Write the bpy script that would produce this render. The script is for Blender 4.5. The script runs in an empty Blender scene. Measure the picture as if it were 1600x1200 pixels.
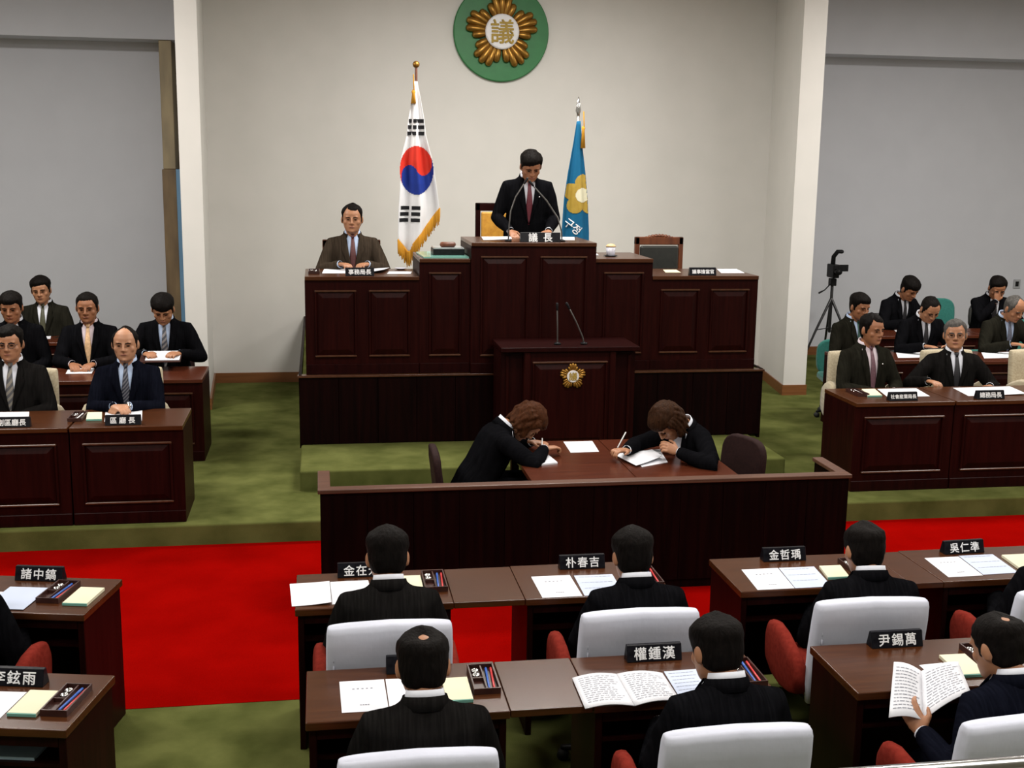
import bpy, bmesh, math, random
from math import sin, cos, pi, radians as rad
from mathutils import Vector as V, Matrix as M, noise
random.seed(7)
S = bpy.context.scene
COL = S.collection
# ------------------------------------------------------------------ camera
cam_d = bpy.data.cameras.new('camera'); cam = bpy.data.objects.new('camera', cam_d); COL.objects.link(cam)
cam_d.sensor_fit = 'HORIZONTAL'; cam_d.sensor_width = 36.0; cam_d.lens = 36.0*1850/1600
cam_d.clip_start = .05; cam_d.clip_end = 100
PITCH, YAW, ROLL = rad(10.6), rad(9.3), rad(0.8)
Fv = V((sin(YAW)*cos(PITCH), cos(YAW)*cos(PITCH), -sin(PITCH)))
R0 = V((cos(YAW), -sin(YAW), 0)); U0 = R0.cross(Fv)
Rv = R0*cos(ROLL)+U0*sin(ROLL); Uv = Rv.cross(Fv)
cam.matrix_world = M(((Rv.x, Uv.x, -Fv.x, 0), (Rv.y, Uv.y, -Fv.y, 0), (Rv.z, Uv.z, -Fv.z, 2.8), (0, 0, 0, 1)))
S.camera = cam
# ------------------------------------------------------------------ light
S.view_settings.view_transform = 'Standard'; S.view_settings.look = 'None'
S.view_settings.gamma = 1.0; S.view_settings.use_curve_mapping = False
S.view_settings.exposure = 0.22
w = bpy.data.worlds.new('world'); S.world = w; w.use_nodes = True
w.node_tree.nodes['Background'].inputs[0].default_value = (.9, .95, 1, 1)
w.node_tree.nodes['Background'].inputs[1].default_value = .05
def area(name, loc, sx, sy, power, col=(1, .96, .9), rot=(0, 0, 0)):
    l = bpy.data.lights.new(name, 'AREA'); l.shape = 'RECTANGLE'; l.size = sx; l.size_y = sy
    l.energy = power; l.color = col
    o = bpy.data.objects.new(name, l); o.location = loc; o.rotation_euler = rot; COL.objects.link(o); return o
for ly, lp in ((1.6, 95), (4.6, 95), (7.6, 110), (10.9, 165)):
    for lx in (-3.6, 2.1, 7.8):
        area('ceiling_lamp', (lx, ly, 5.12), 1.7, .75, lp*(1.25 if ly > 10 and lx != 2.1 else 1))
# ------------------------------------------------------------------ materials
MAT = {}
def mat(name, col, rough=.6, metal=0, spec=.5, noise_=None, bump=None, coat=0, sheen=0, emit=None, trans=0):
    """noise_=(scale xyz, second colour, detail, contrast lo, hi); bump=(scale xyz, strength, distance)"""
    m = bpy.data.materials.new(name); m.use_nodes = True; nt = m.node_tree; b = nt.nodes['Principled BSDF']
    b.inputs['Base Color'].default_value = (*col, 1); b.inputs['Roughness'].default_value = rough
    b.inputs['Metallic'].default_value = metal; b.inputs['Specular IOR Level'].default_value = spec
    b.inputs['Coat Weight'].default_value = coat; b.inputs['Coat Roughness'].default_value = .12
    b.inputs['Sheen Weight'].default_value = sheen; b.inputs['Transmission Weight'].default_value = trans
    tc = nt.nodes.new('ShaderNodeTexCoord')
    def nz(sc, det=3):
        mp = nt.nodes.new('ShaderNodeMapping'); mp.inputs['Scale'].default_value = sc
        nt.links.new(tc.outputs['Object'], mp.inputs[0])
        n = nt.nodes.new('ShaderNodeTexNoise'); n.inputs['Scale'].default_value = 1; n.inputs['Detail'].default_value = det
        nt.links.new(mp.outputs[0], n.inputs['Vector']); return n
    if noise_:
        sc, c2, det, lo, hi = noise_
        n = nz(sc, det); r = nt.nodes.new('ShaderNodeValToRGB')
        r.color_ramp.elements[0].position = lo; r.color_ramp.elements[1].position = hi
        r.color_ramp.elements[0].color = (*col, 1); r.color_ramp.elements[1].color = (*c2, 1)
        nt.links.new(n.outputs['Fac'], r.inputs[0]); nt.links.new(r.outputs[0], b.inputs['Base Color'])
    if bump:
        sc, st, di = bump
        n = nz(sc, 4); bp = nt.nodes.new('ShaderNodeBump'); bp.inputs['Strength'].default_value = st; bp.inputs['Distance'].default_value = di
        nt.links.new(n.outputs['Fac'], bp.inputs['Height']); nt.links.new(bp.outputs[0], b.inputs['Normal'])
    MAT[name] = m; return m
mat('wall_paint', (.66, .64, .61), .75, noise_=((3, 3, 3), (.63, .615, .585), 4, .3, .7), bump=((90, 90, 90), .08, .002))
mat('wall_paint_shaded', (.53, .54, .585), .8, noise_=((3, 3, 3), (.51, .52, .565), 4, .3, .7), bump=((90, 90, 90), .08, .002))  # wall paint greyed down: the dimmer light of the recesses is in the colour
mat('ceiling_paint', (.7, .7, .69), .8, noise_=((6, 6, 6), (.66, .66, .65), 3, .3, .7))
mat('carpet_red', (.24, .0015, .0008), 1.0, spec=.0, noise_=((2.2, 2.2, 2.2), (.185, .001, .0005), 5, .3, .7), bump=((260, 260, 260), .5, .004))
mat('carpet_green', (.108, .116, .036), 1.0, spec=.0, noise_=((3.4, 3.4, 3.4), (.058, .066, .018), 6, .35, .68), bump=((240, 240, 240), .5, .004))
mat('wood_dark', (.009, .0011, .0010), .42, spec=.08, noise_=((34, 34, 2.2), (.016, .0021, .0017), 4, .35, .7), bump=((60, 60, 4), .06, .002))
mat('wood_panel', (.012, .0014, .0011), .42, spec=.08, noise_=((40, 40, 2.5), (.020, .0026, .0019), 4, .35, .7), bump=((60, 60, 4), .06, .002))
mat('wood_plinth', (.0035, .0008, .0008), .5, spec=.05, noise_=((26, 26, 1.5), (.008, .0015, .0013), 4, .35, .7))
mat('wood_top', (.070, .022, .0065), .25, spec=.36, noise_=((3, 46, 46), (.042, .012, .0035), 4, .3, .7), bump=((4, 80, 80), .03, .001))
mat('wood_top_red', (.085, .020, .008), .24, spec=.5, noise_=((3, 46, 46), (.05, .011, .005), 4, .3, .7))
mat('wood_moulding_lit', (.075, .030, .014), .3, spec=.5, noise_=((30, 30, 30), (.05, .018, .008), 3, .3, .7))
mat('wood_rail', (.11, .05, .03), .38, noise_=((2, 40, 40), (.065, .026, .016), 3, .3, .7))
mat('wood_skirting', (.22, .085, .028), .42, noise_=((2, 30, 40), (.15, .055, .018), 3, .3, .7))
mat('wood_chair', (.16, .045, .014), .35, noise_=((20, 20, 4), (.08, .02, .007), 3, .3, .7))
mat('post_tan', (.33, .26, .15), .6, noise_=((8, 8, 2), (.21, .165, .10), 3, .3, .7))
mat('post_brown', (.19, .125, .06), .6, noise_=((8, 8, 2), (.10, .063, .032), 3, .3, .7))
mat('door_blue', (.12, .25, .40), .5, noise_=((8, 8, 2), (.10, .22, .36), 3, .3, .7))
mat('black_plastic', (.005, .005, .006), .4, spec=.15, noise_=((40, 40, 40), (.012, .012, .013), 2, .3, .7))
mat('black_rubber', (.012, .012, .012), .7, noise_=((40, 40, 40), (.02, .02, .02), 2, .3, .7))
mat('plate_black', (.003, .003, .005), .3, spec=.1, noise_=((40, 40, 40), (.009, .009, .012), 2, .3, .7))
mat('lettering_white', (.86, .87, .88), .5, noise_=((60, 60, 60), (.8, .81, .83), 2, .3, .7))
mat('paper_white', (.70, .71, .75), .75, spec=.25, noise_=((5, 5, 5), (.67, .68, .73), 2, .3, .7))
mat('paper_blue', (.50, .56, .70), .75, spec=.25, noise_=((5, 5, 5), (.47, .53, .67), 2, .3, .7))
mat('paper_cream', (.66, .63, .47), .75, spec=.25, noise_=((5, 5, 5), (.62, .59, .43), 2, .3, .7))
mat('paper_folder', (.34, .47, .55), .6, noise_=((5, 5, 5), (.30, .43, .5), 2, .3, .7))
mat('ink_grey', (.16, .17, .21), .8, noise_=((60, 60, 60), (.3, .31, .35), 2, .3, .7))
mat('pad_teal', (.16, .40, .33), .6, noise_=((9, 9, 9), (.14, .36, .3), 2, .3, .7))
mat('tray_brown', (.045, .016, .012), .3, spec=.5, noise_=((30, 30, 30), (.03, .01, .008), 2, .3, .7))
mat('chrome', (.62, .62, .62), .18, 1, noise_=((30, 30, 30), (.55, .55, .55), 2, .3, .7))
mat('pen_red', (.55, .03, .03), .35, noise_=((60, 60, 60), (.45, .02, .02), 2, .3, .7))
mat('pen_blue', (.02, .10, .42), .35, noise_=((60, 60, 60), (.015, .08, .36), 2, .3, .7))
mat('pen_white', (.8, .8, .8), .35, noise_=((60, 60, 60), (.75, .75, .75), 2, .3, .7))
mat('cover_white', (.58, .60, .69), .85, spec=.1, noise_=((4, 4, 4), (.54, .56, .65), 3, .3, .7), bump=((9, 9, 5), .5, .012))
mat('fabric_red', (.19, .022, .014), .95, spec=.05, noise_=((50, 50, 50), (.14, .014, .009), 3, .3, .7), bump=((200, 200, 200), .3, .002))
mat('fabric_beige', (.47, .41, .29), .9, spec=.2, sheen=.2, noise_=((60, 4, 60), (.37, .31, .21), 3, .35, .65), bump=((200, 200, 200), .3, .002))
mat('fabric_teal', (.025, .15, .125), .9, spec=.2, sheen=.2, noise_=((50, 50, 50), (.018, .12, .1), 3, .3, .7), bump=((200, 200, 200), .3, .002))
mat('fabric_brown', (.022, .009, .008), .75, spec=.12, noise_=((50, 50, 50), (.015, .006, .006), 3, .3, .7))
mat('leather_black', (.014, .015, .013), .42, noise_=((30, 30, 30), (.02, .021, .018), 3, .3, .7), bump=((120, 120, 120), .15, .002))
mat('fabric_gold', (.62, .31, .03), .55, sheen=.3, noise_=((25, 25, 25), (.50, .22, .015), 4, .35, .7), bump=((25, 25, 25), .2, .004))
mat('gold', (.36, .19, .035), .36, .75, noise_=((12, 12, 12), (.25, .12, .02), 3, .3, .7))
mat('gold_flat', (.40, .27, .035), .6, noise_=((14, 14, 14), (.33, .21, .02), 3, .3, .7))
mat('emblem_green', (.018, .17, .045), .5, noise_=((12, 12, 12), (.014, .145, .038), 3, .3, .7))
mat('emblem_white', (.72, .71, .72), .4, noise_=((12, 12, 12), (.68, .67, .68), 3, .3, .7))
mat('flag_white', (.74, .74, .75), .8, spec=.2, noise_=((6, 6, 6), (.69, .69, .71), 3, .3, .7))
mat('flag_red', (.62, .035, .02), .7, spec=.2, noise_=((8, 8, 8), (.55, .03, .016), 3, .3, .7))
mat('flag_blue', (.012, .035, .25), .7, spec=.2, noise_=((8, 8, 8), (.01, .028, .21), 3, .3, .7))
mat('flag_black', (.008, .008, .01), .8, spec=.2, noise_=((8, 8, 8), (.012, .012, .014), 3, .3, .7))
mat('flag_azure', (.008, .085, .18), .75, spec=.1, noise_=((5, 5, 1.2), (.012, .12, .24), 3, .35, .7))
mat('fringe_gold', (.66, .33, .035), .8, spec=.2, noise_=((90, 90, 3), (.48, .21, .015), 3, .3, .7))
mat('glass_teal', (.22, .5, .42), .1, spec=.6, noise_=((9, 9, 9), (.2, .46, .39), 2, .3, .7))
mat('clear_plastic', (.62, .66, .68), .15, trans=.55, noise_=((9, 9, 9), (.58, .62, .64), 2, .3, .7))
mat('ceramic', (.62, .62, .68), .25, noise_=((20, 20, 20), (.5, .5, .6), 2, .3, .7))
mat('lid_tan', (.66, .48, .26), .5, noise_=((20, 20, 20), (.58, .41, .21), 2, .3, .7))
mat('metal_dark', (.03, .03, .032), .35, .6, noise_=((30, 30, 30), (.045, .045, .047), 2, .3, .7))
mat('mic_grey', (.12, .115, .11), .35, .6, noise_=((30, 30, 30), (.09, .085, .08), 2, .3, .7))
mat('socket_plastic', (.33, .34, .36), .5, noise_=((30, 30, 30), (.29, .3, .32), 2, .3, .7))
# people
for nm, c in (('skin', (.36, .165, .085)), ('skin_pale', (.44, .22, .125)), ('skin_tan', (.30, .125, .06))):
    mat(nm, c, .5, spec=.4, noise_=((14, 14, 14), tuple(v*.84 for v in c), 4, .3, .7))
for nm, c in (('hair_black', (.0042, .0032, .0028)), ('hair_brown', (.022, .009, .004)), ('hair_auburn', (.036, .012, .0045)), ('hair_grey', (.06, .056, .052))):
    mat(nm, c, .6, spec=.05, noise_=((70, 70, 16), tuple(v*1.8 for v in c), 4, .4, .75), bump=((90, 90, 22), .7, .008))
for nm, c in (('suit_black', (.0075, .0075, .009)), ('suit_charcoal', (.014, .013, .0125)), ('suit_navy', (.0075, .0085, .015)), ('suit_brown', (.062, .046, .033)), ('suit_olive', (.020, .019, .014))):
    mat(nm, tuple(v*.5 for v in c), .95, spec=.0, noise_=((120, 8, 8), tuple(v*.8 for v in c), 2, .4, .7), bump=((14, 14, 14), .3, .014))
mat('shirt_white', (.66, .68, .74), .8, spec=.2, noise_=((20, 20, 20), (.6, .62, .69), 2, .3, .7))
mat('shirt_blue', (.42, .52, .70), .8, spec=.2, noise_=((20, 20, 20), (.38, .47, .65), 2, .3, .7))
mat('shirt_pink', (.60, .52, .56), .8, spec=.2, noise_=((20, 20, 20), (.55, .47, .51), 2, .3, .7))
def striped(name, c1, c2, sc):
    m = mat(name, c1, .6); nt = m.node_tree; tc = nt.nodes['Texture Coordinate']
    wv = nt.nodes.new('ShaderNodeTexWave'); wv.wave_type = 'BANDS'; wv.bands_direction = 'DIAGONAL'; wv.inputs['Scale'].default_value = sc
    r = nt.nodes.new('ShaderNodeValToRGB'); r.color_ramp.elements[0].color = (*c1, 1); r.color_ramp.elements[1].color = (*c2, 1)
    r.color_ramp.elements[0].position = .45; r.color_ramp.elements[1].position = .6
    nt.links.new(tc.outputs['Object'], wv.inputs[0]); nt.links.new(wv.outputs['Fac'], r.inputs[0]); nt.links.new(r.outputs[0], nt.nodes['Principled BSDF'].inputs['Base Color'])
striped('tie_stripe', (.05, .055, .07), (.22, .20, .20), 14)
striped('tie_grey', (.07, .07, .075), (.20, .18, .15), 14)
striped('tie_dotted', (.012, .015, .03), (.12, .12, .14), 26)
for nm, c in (('tie_maroon', (.10, .012, .022)), ('tie_peach', (.62, .40, .22)), ('tie_mauve', (.11, .05, .065)), ('tie_green', (.012, .05, .04)), ('tie_black', (.009, .009, .012)), ('tie_olive', (.045, .045, .022)), ('tie_slate', (.10, .11, .15)), ('tie_red', (.07, .014, .014))):
    mat(nm, c, .55, noise_=((60, 60, 60), tuple(v*1.35 for v in c), 2, .4, .7))
mat('lip', (.26, .085, .06), .5, noise_=((30, 30, 30), (.22, .07, .05), 2, .3, .7))
mat('shoe_black', (.008, .008, .008), .25, noise_=((30, 30, 30), (.012, .012, .012), 2, .3, .7))
# ------------------------------------------------------------------ mesh helpers
class MB:
    def __init__(s): s.v = []; s.f = []
    def add(s, vs, fs):
        o = len(s.v); s.v += [V(p) for p in vs]; s.f += [tuple(i+o for i in f) for f in fs]; return s
    def box(s, c, d, rz=0, rx=0, ry=0):
        R = M.Rotation(rz, 3, 'Z') @ M.Rotation(ry, 3, 'Y') @ M.Rotation(rx, 3, 'X'); c = V(c)
        vs = [c + R @ V((d[0]/2*i, d[1]/2*j, d[2]/2*k)) for i in (-1, 1) for j in (-1, 1) for k in (-1, 1)]
        return s.add(vs, [(0, 1, 3, 2), (4, 6, 7, 5), (0, 4, 5, 1), (2, 3, 7, 6), (0, 2, 6, 4), (1, 5, 7, 3)])
    def bx(s, x0, x1, y0, y1, z0, z1): return s.box(((x0+x1)/2, (y0+y1)/2, (z0+z1)/2), (x1-x0, y1-y0, z1-z0))
    def prism(s, pts, h0, h1, axis='Z'):
        n = len(pts)
        def P(p, h): return {'Z': (p[0], p[1], h), 'Y': (p[0], h, p[1]), 'X': (h, p[0], p[1])}[axis]
        vs = [P(p, h0) for p in pts]+[P(p, h1) for p in pts]
        return s.add(vs, [tuple(range(n))[::-1], tuple(range(n, 2*n))]+[(i, (i+1) % n, n+(i+1) % n, n+i) for i in range(n)])
    def rings(s, rs, cap=True, closed=False):
        k = len(rs[0]); n = len(rs); vs = [p for r in rs for p in r]
        fs = [(i*k+j, i*k+(j+1) % k, (i+1)*k+(j+1) % k, (i+1)*k+j) for i in range(n-1) for j in range(k)]
        if cap: fs += [tuple(range(k))[::-1], tuple(range((n-1)*k, n*k))]
        return s.add(vs, fs)
    def grid(s, g):
        n = len(g); k = len(g[0]); return s.add([p for r in g for p in r], [(i*k+j, i*k+j+1, (i+1)*k+j+1, (i+1)*k+j) for i in range(n-1) for j in range(k-1)])
    def tube(s, pts, rad_, k=10, flat=None, rnd=True):
        """pts path, rad_ radius per point; flat=(vector, factor) squashes along the vector; rounded ends"""
        pts = [V(p) for p in pts]; r = list(rad_) if hasattr(rad_, '__len__') else [rad_]*len(pts)
        if rnd:
            a, b = (pts[0]-pts[1]).normalized(), (pts[-1]-pts[-2]).normalized()
            pts = [pts[0]+a*r[0]*.9, pts[0]+a*r[0]*.6]+pts+[pts[-1]+b*r[-1]*.6, pts[-1]+b*r[-1]*.9]
            r = [r[0]*.3, r[0]*.78]+r+[r[-1]*.78, r[-1]*.3]
        rs = []; t0 = (pts[1]-pts[0]).normalized(); u = t0.orthogonal().normalized()
        for i, p in enumerate(pts):
            t = ((pts[min(i+1, len(pts)-1)]-pts[max(i-1, 0)])).normalized()
            u = (u-t*u.dot(t)).normalized(); v_ = t.cross(u)
            ring = []
            for j in range(k):
                a = 2*pi*j/k; o = u*cos(a)*r[i]+v_*sin(a)*r[i]
                if flat: o = o-flat[0]*o.dot(flat[0])*(1-flat[1])
                ring.append(p+o)
            rs.append(ring)
        return s.rings(rs)
    def ball(s, c, r, k=12, n=8, R=None):
        c = V(c); r = V(r) if hasattr(r, '__len__') else V((r, r, r)); rs = []
        for i in range(n+1):
            ph = -pi/2+pi*max(.02, min(.98, i/n)); ring = []
            for j in range(k):
                o = V((cos(ph)*cos(2*pi*j/k)*r.x, cos(ph)*sin(2*pi*j/k)*r.y, sin(ph)*r.z)); ring.append(c+(R @ o if R else o))
            rs.append(ring)
        return s.rings(rs)
    def lathe(s, c, prof, k=20):
        c = V(c); return s.rings([[c+V((r*cos(2*pi*j/k), r*sin(2*pi*j/k), z)) for j in range(k)] for r, z in prof])
    def mesh(s, name, m):
        me = bpy.data.meshes.new(name); me.from_pydata([tuple(p) for p in s.v], [], s.f); me.update()
        bm = bmesh.new(); bm.from_mesh(me); bmesh.ops.recalc_face_normals(bm, faces=bm.faces); bm.to_mesh(me); bm.free()
        if m: me.materials.append(MAT[m])
        return me
def link(name, me, parent=None, loc=None):
    o = bpy.data.objects.new(name, me); COL.objects.link(o)
    if parent: o.parent = parent
    if loc: o.location = loc
    return o
def obj(name, mb, m, parent=None, smooth=False, bevel=0, seg=2, solid=0, loc=None):
    me = mb.mesh(name, m); o = link(name, me, parent, loc)
    if smooth: me.polygons.foreach_set('use_smooth', [True]*len(me.polygons))
    if solid: md = o.modifiers.new('solid', 'SOLIDIFY'); md.thickness = solid; md.offset = 0
    if bevel:
        md = o.modifiers.new('bevel', 'BEVEL'); md.width = bevel; md.segments = seg; md.limit_method = 'ANGLE'; md.angle_limit = rad(40)
        if seg > 1: me.polygons.foreach_set('use_smooth', [True]*len(me.polygons)); md.harden_normals = True
    return o
def tag(o, label, cat, group=None):
    o['label'] = label; o['category'] = cat
    if group: o['group'] = group
    return o
def thing(name, label, cat, loc=(0, 0, 0), rz=0, group=None):
    o = bpy.data.objects.new(name, None); COL.objects.link(o); o.empty_display_size = .1
    o.location = loc; o.rotation_euler = (0, 0, rz); return tag(o, label, cat, group)
def struct(name, mb, m, label=None, **k):
    o = obj(name, mb, m, **k); o['kind'] = 'structure'
    if label: o['label'] = label
    return o
def copy_tree(o, parent=None):
    c = o.copy(); COL.objects.link(c)
    if parent: c.parent = parent
    for ch in o.children: copy_tree(ch, c)
    return c
_tc = {}
def text_mesh(body, size, m, extrude=.0006, bold=0, space=1.0):
    key = (body, size, m, space)
    if key in _tc: return _tc[key]
    cu = bpy.data.curves.new('lettering', 'FONT'); cu.body = body; cu.size = size; cu.extrude = extrude; cu.space_character = space
    cu.align_x = 'CENTER'; cu.align_y = 'CENTER'; cu.resolution_u = 2
    o = bpy.data.objects.new('tmp', cu); COL.objects.link(o); bpy.context.view_layer.update()
    dg = bpy.context.evaluated_depsgraph_get(); me = bpy.data.meshes.new_from_object(o.evaluated_get(dg), depsgraph=dg)
    bpy.data.objects.remove(o); me.materials.clear(); me.materials.append(MAT[m]); me.name = 'lettering'
    xs = [q.co.x for q in me.vertices]; ys = [q.co.y for q in me.vertices]
    if xs: me.transform(M.Translation((-(min(xs)+max(xs))/2, -(min(ys)+max(ys))/2, 0)))
    if bold and xs:      # thicken the strokes: shifted copies of the letters in the same mesh
        bm = bmesh.new(); bm.from_mesh(me); src = list(bm.faces)
        for dx, dy in ((bold, 0), (-bold, 0), (0, bold), (0, -bold)):
            d = bmesh.ops.duplicate(bm, geom=src); vs = [g for g in d['geom'] if isinstance(g, bmesh.types.BMVert)]
            bmesh.ops.translate(bm, verts=vs, vec=(dx, dy, .00004*(1+(dx > 0)+2*(dy > 0))))
        bm.to_mesh(me); bm.free()
    _tc[key] = me; return me
def bake(mb, m, vox, smooth=3, dec=0, wob=0, seed=0, fac=.5):
    """one continuous surface from overlapping closed shapes (voxel remesh), baked to a mesh"""
    me = mb.mesh('tmp', None); o = bpy.data.objects.new('tmp', me); COL.objects.link(o)
    md = o.modifiers.new('r', 'REMESH'); md.mode = 'VOXEL'; md.voxel_size = vox; md.use_smooth_shade = True
    if smooth: sm = o.modifiers.new('s', 'SMOOTH'); sm.factor = fac; sm.iterations = smooth
    if dec: dm = o.modifiers.new('d', 'DECIMATE'); dm.ratio = dec
    bpy.context.view_layer.update(); dg = bpy.context.evaluated_depsgraph_get()
    r = bpy.data.meshes.new_from_object(o.evaluated_get(dg), depsgraph=dg); bpy.data.objects.remove(o); bpy.data.meshes.remove(me)
    r.materials.clear(); r.materials.append(MAT[m])
    if wob:
        off = V((seed*3.7, seed*1.3, 0)); ns = [q.normal.copy() for q in r.vertices]
        for q, n in zip(r.vertices, ns):
            p = q.co; q.co = p+n*wob*(noise.noise((p+off)*9)+.6*noise.noise(V((p.x*26, p.y*26, p.z*12))+off))
    r.polygons.foreach_set('use_smooth', [True]*len(r.polygons)); r.update(); return r
# ------------------------------------------------------------------ the setting
XL, XR, YB = -8.5, 11.6, 15.8
struct('floor', MB().bx(XL, XR, -3, 5.93, -.1, 0), 'carpet_green', 'green carpet behind the front row of desks')
struct('floor.001', MB().bx(XL, XR, 5.93, 8.6, -.1, .002), 'carpet_red', 'bright red carpet strip before the platform')
struct('platform', MB().bx(XL, XR, 8.6, YB, -.1, .16), 'carpet_green', 'low green carpeted platform', bevel=.02)
struct('dais_step', MB().bx(-.185, 3.94, 9.4, 14.3, .1, .33), 'carpet_green', 'green carpeted step below the dais', bevel=.02)
struct('dais_floor', MB().bx(-.17, 4.02, 10.36, 14.3, .3, .945), 'carpet_green', 'green carpeted dais floor')
struct('dais_riser', MB().bx(1.15, 2.85, 11.16, 12.6, .9, 1.2), 'carpet_green', 'small raised stand behind the middle desk')
for k, (a, b) in enumerate(((-.195, 1.52), (2.7, 4.045))):
    t = struct(f'trim_{k+1}', MB().bx(a, b, 10.31, 10.36, .33, .93), 'wood_plinth', 'dark wood plinth board below the dais desks')
    n = 5 if k == 0 else 4
    for i in range(n):
        wd = (b-a)/n; obj('board', MB().bx(a+i*wd+.002, a+(i+1)*wd-.002, 10.30, 10.312, .335, .925), 'wood_plinth', t, bevel=.002, seg=1)
    obj('edge_strip', MB().bx(a-.01, b+.01, 10.285, 10.38, .93, .95), 'wood_moulding_lit', t, bevel=.004)
struct('trim_3', MB().bx(-.195, -.17, 10.31, 14.3, .3, .955), 'wood_plinth', 'dark wood edge along the side of the dais')
struct('trim_4', MB().bx(4.02, 4.045, 10.31, 14.3, .3, .955), 'wood_plinth', 'dark wood edge along the side of the dais')
ZC = 5.2
struct('wall_back', MB().bx(-1.4, 5.7, 14.3, 14.5, 0, ZC), 'wall_paint', 'pale wall behind the dais')
struct('wall_alcove_left', MB().prism([(-1.40, 12.73), (-1.18, 12.73), (-1.265, 14.35), (-1.265, YB), (-1.40, YB)], 0, ZC), 'wall_paint', 'pale splayed pier left of the dais')
struct('wall_alcove_right', MB().prism([(5.34, 12.95), (5.615, 12.95), (5.615, YB), (5.55, YB), (5.55, 14.35)], 0, ZC), 'wall_paint', 'pale splayed pier right of the dais')
struct('wall_recess_left', MB().bx(XL, -1.42, YB, YB+.2, 0, ZC), 'wall_paint_shaded', 'pale wall shaded to grey behind the left officials')
struct('wall_recess_right', MB().bx(5.6, XR, YB, YB+.2, 0, ZC), 'wall_paint_shaded', 'pale wall shaded to grey behind the right officials')
struct('wall_left', MB().bx(XL-.2, XL, -3, YB, 0, ZC), 'wall_paint'); struct('wall_right', MB().bx(XR, XR+.2, -3, YB, 0, ZC), 'wall_paint')
struct('wall_front', MB().bx(XL, XR, -3.2, -3, 0, ZC), 'wall_paint')
struct('ceiling', MB().bx(XL, XR, -3, YB, ZC, ZC+.2), 'ceiling_paint')
struct('beam', MB().bx(XL, -1.42, 15.3, YB, 4.2, ZC), 'wall_paint_shaded', 'pale overhead beam shaded to grey on the left')
struct('beam.001', MB().bx(5.615, XR, 15.3, YB, 4.27, ZC), 'wall_paint_shaded', 'pale overhead beam shaded to grey on the right')
bh = .12
def skirt(n, pts):
    mb = MB()
    for (a, b) in zip(pts, pts[1:]):
        a, b = V((*a, 0)), V((*b, 0)); d = (b-a); c = (a+b)/2
        mb.box((c.x, c.y, .16+bh/2), (d.length+.02, .024, bh), math.atan2(d.y, d.x))
    struct('baseboard_'+n, mb, 'wood_skirting', 'orange-brown wooden baseboard')
skirt('left', [(-1.42, 12.725), (-1.17, 12.725), (-1.255, 14.295), (-.2, 14.295)])
skirt('right', [(4.05, 14.295), (5.54, 14.295), (5.335, 12.945), (5.615, 12.945)])
skirt('recess_right', [(5.62, YB-.01), (XR, YB-.01)]); skirt('recess_left', [(XL, YB-.01), (-1.9, YB-.01)])
struct('trim_5', MB().bx(-1.885, -1.735, 15.35, YB, 2.66, 4.2), 'post_tan', 'tan upper post beside the left pier', bevel=.01)
struct('trim_6', MB().bx(-1.90, -1.73, 15.33, YB, .16, 2.66), 'post_brown', 'brown lower post beside the left pier', bevel=.01)
d = struct('door_1', MB().bx(-1.73, -1.40, 15.3, 15.4, .16, 2.66), 'door_blue', 'narrow blue door edge beside the left pier')
# wall socket and gallery rail
t = thing('wall_socket', 'small grey socket plate on the right recess wall', 'socket', (10.0, YB, 1.165))
obj('plate', MB().box((0, -.006, 0), (.11, .012, .13)), 'socket_plastic', t, bevel=.004); obj('outlet', MB().box((0, -.013, 0), (.05, .006, .07)), 'black_plastic', t)
struct('gallery_floor', MB().bx(-2.5, 4, -3, 1.06, 1.1, 1.25), 'carpet_green')
t = thing('gallery_rail', 'shiny metal gallery rail at the bottom right corner', 'railing', (0, 0, 0))
a, b = V((-1.8, 1.0, 2.2105)), V((3.6, 1.0, 2.2105))
obj('handrail', MB().tube([a+(b-a)*(i/8) for i in range(9)], .012, 14), 'chrome', t, smooth=True)
obj('lower_rail', MB().tube([a+V((0, 0, -.045)), b+V((0, 0, -.045))], .012, 12), 'chrome', t, smooth=True)
for i in (0, 4, 8):
    p = a+(b-a)*(i/8); obj('post', MB().tube([p, (p.x, p.y, 1.25)], .015, 10, rnd=False), 'chrome', t, smooth=True)
# ------------------------------------------------------------------ furniture
def raised_panel(parent, x0, x1, yf, z0, z1, m='wood_panel'):
    """raised and fielded panel on a front that looks towards -Y"""
    p = MB(); e = .018
    o = [(x0, z0), (x1, z0), (x1, z1), (x0, z1)]; i = [(x0+.05, z0+.05), (x1-.05, z0+.05), (x1-.05, z1-.05), (x0+.05, z1-.05)]
    p.add([(x, yf, z) for x, z in o]+[(x, yf-e, z) for x, z in i], [(0, 1, 5, 4), (1, 2, 6, 5), (2, 3, 7, 6), (3, 0, 4, 7), (4, 5, 6, 7)])
    P = obj('panel', p, m, parent)
    w_ = .016
    for (a0, a1, c0, c1) in ((x0-w_, x1+w_, z1, z1+w_), (x0-w_, x1+w_, z0-w_, z0)): obj('moulding', MB().bx(a0, a1, yf-.02, yf+.002, c0, c1), 'wood_moulding_lit', P, bevel=.004, seg=1)  # top and bottom bars in lighter wood: ceiling-light highlight painted into the colour
    for a0 in (x0-w_, x1): obj('moulding', MB().bx(a0, a0+w_, yf-.018, yf+.002, z0, z1), m, P, bevel=.004, seg=1)
    return P
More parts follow.
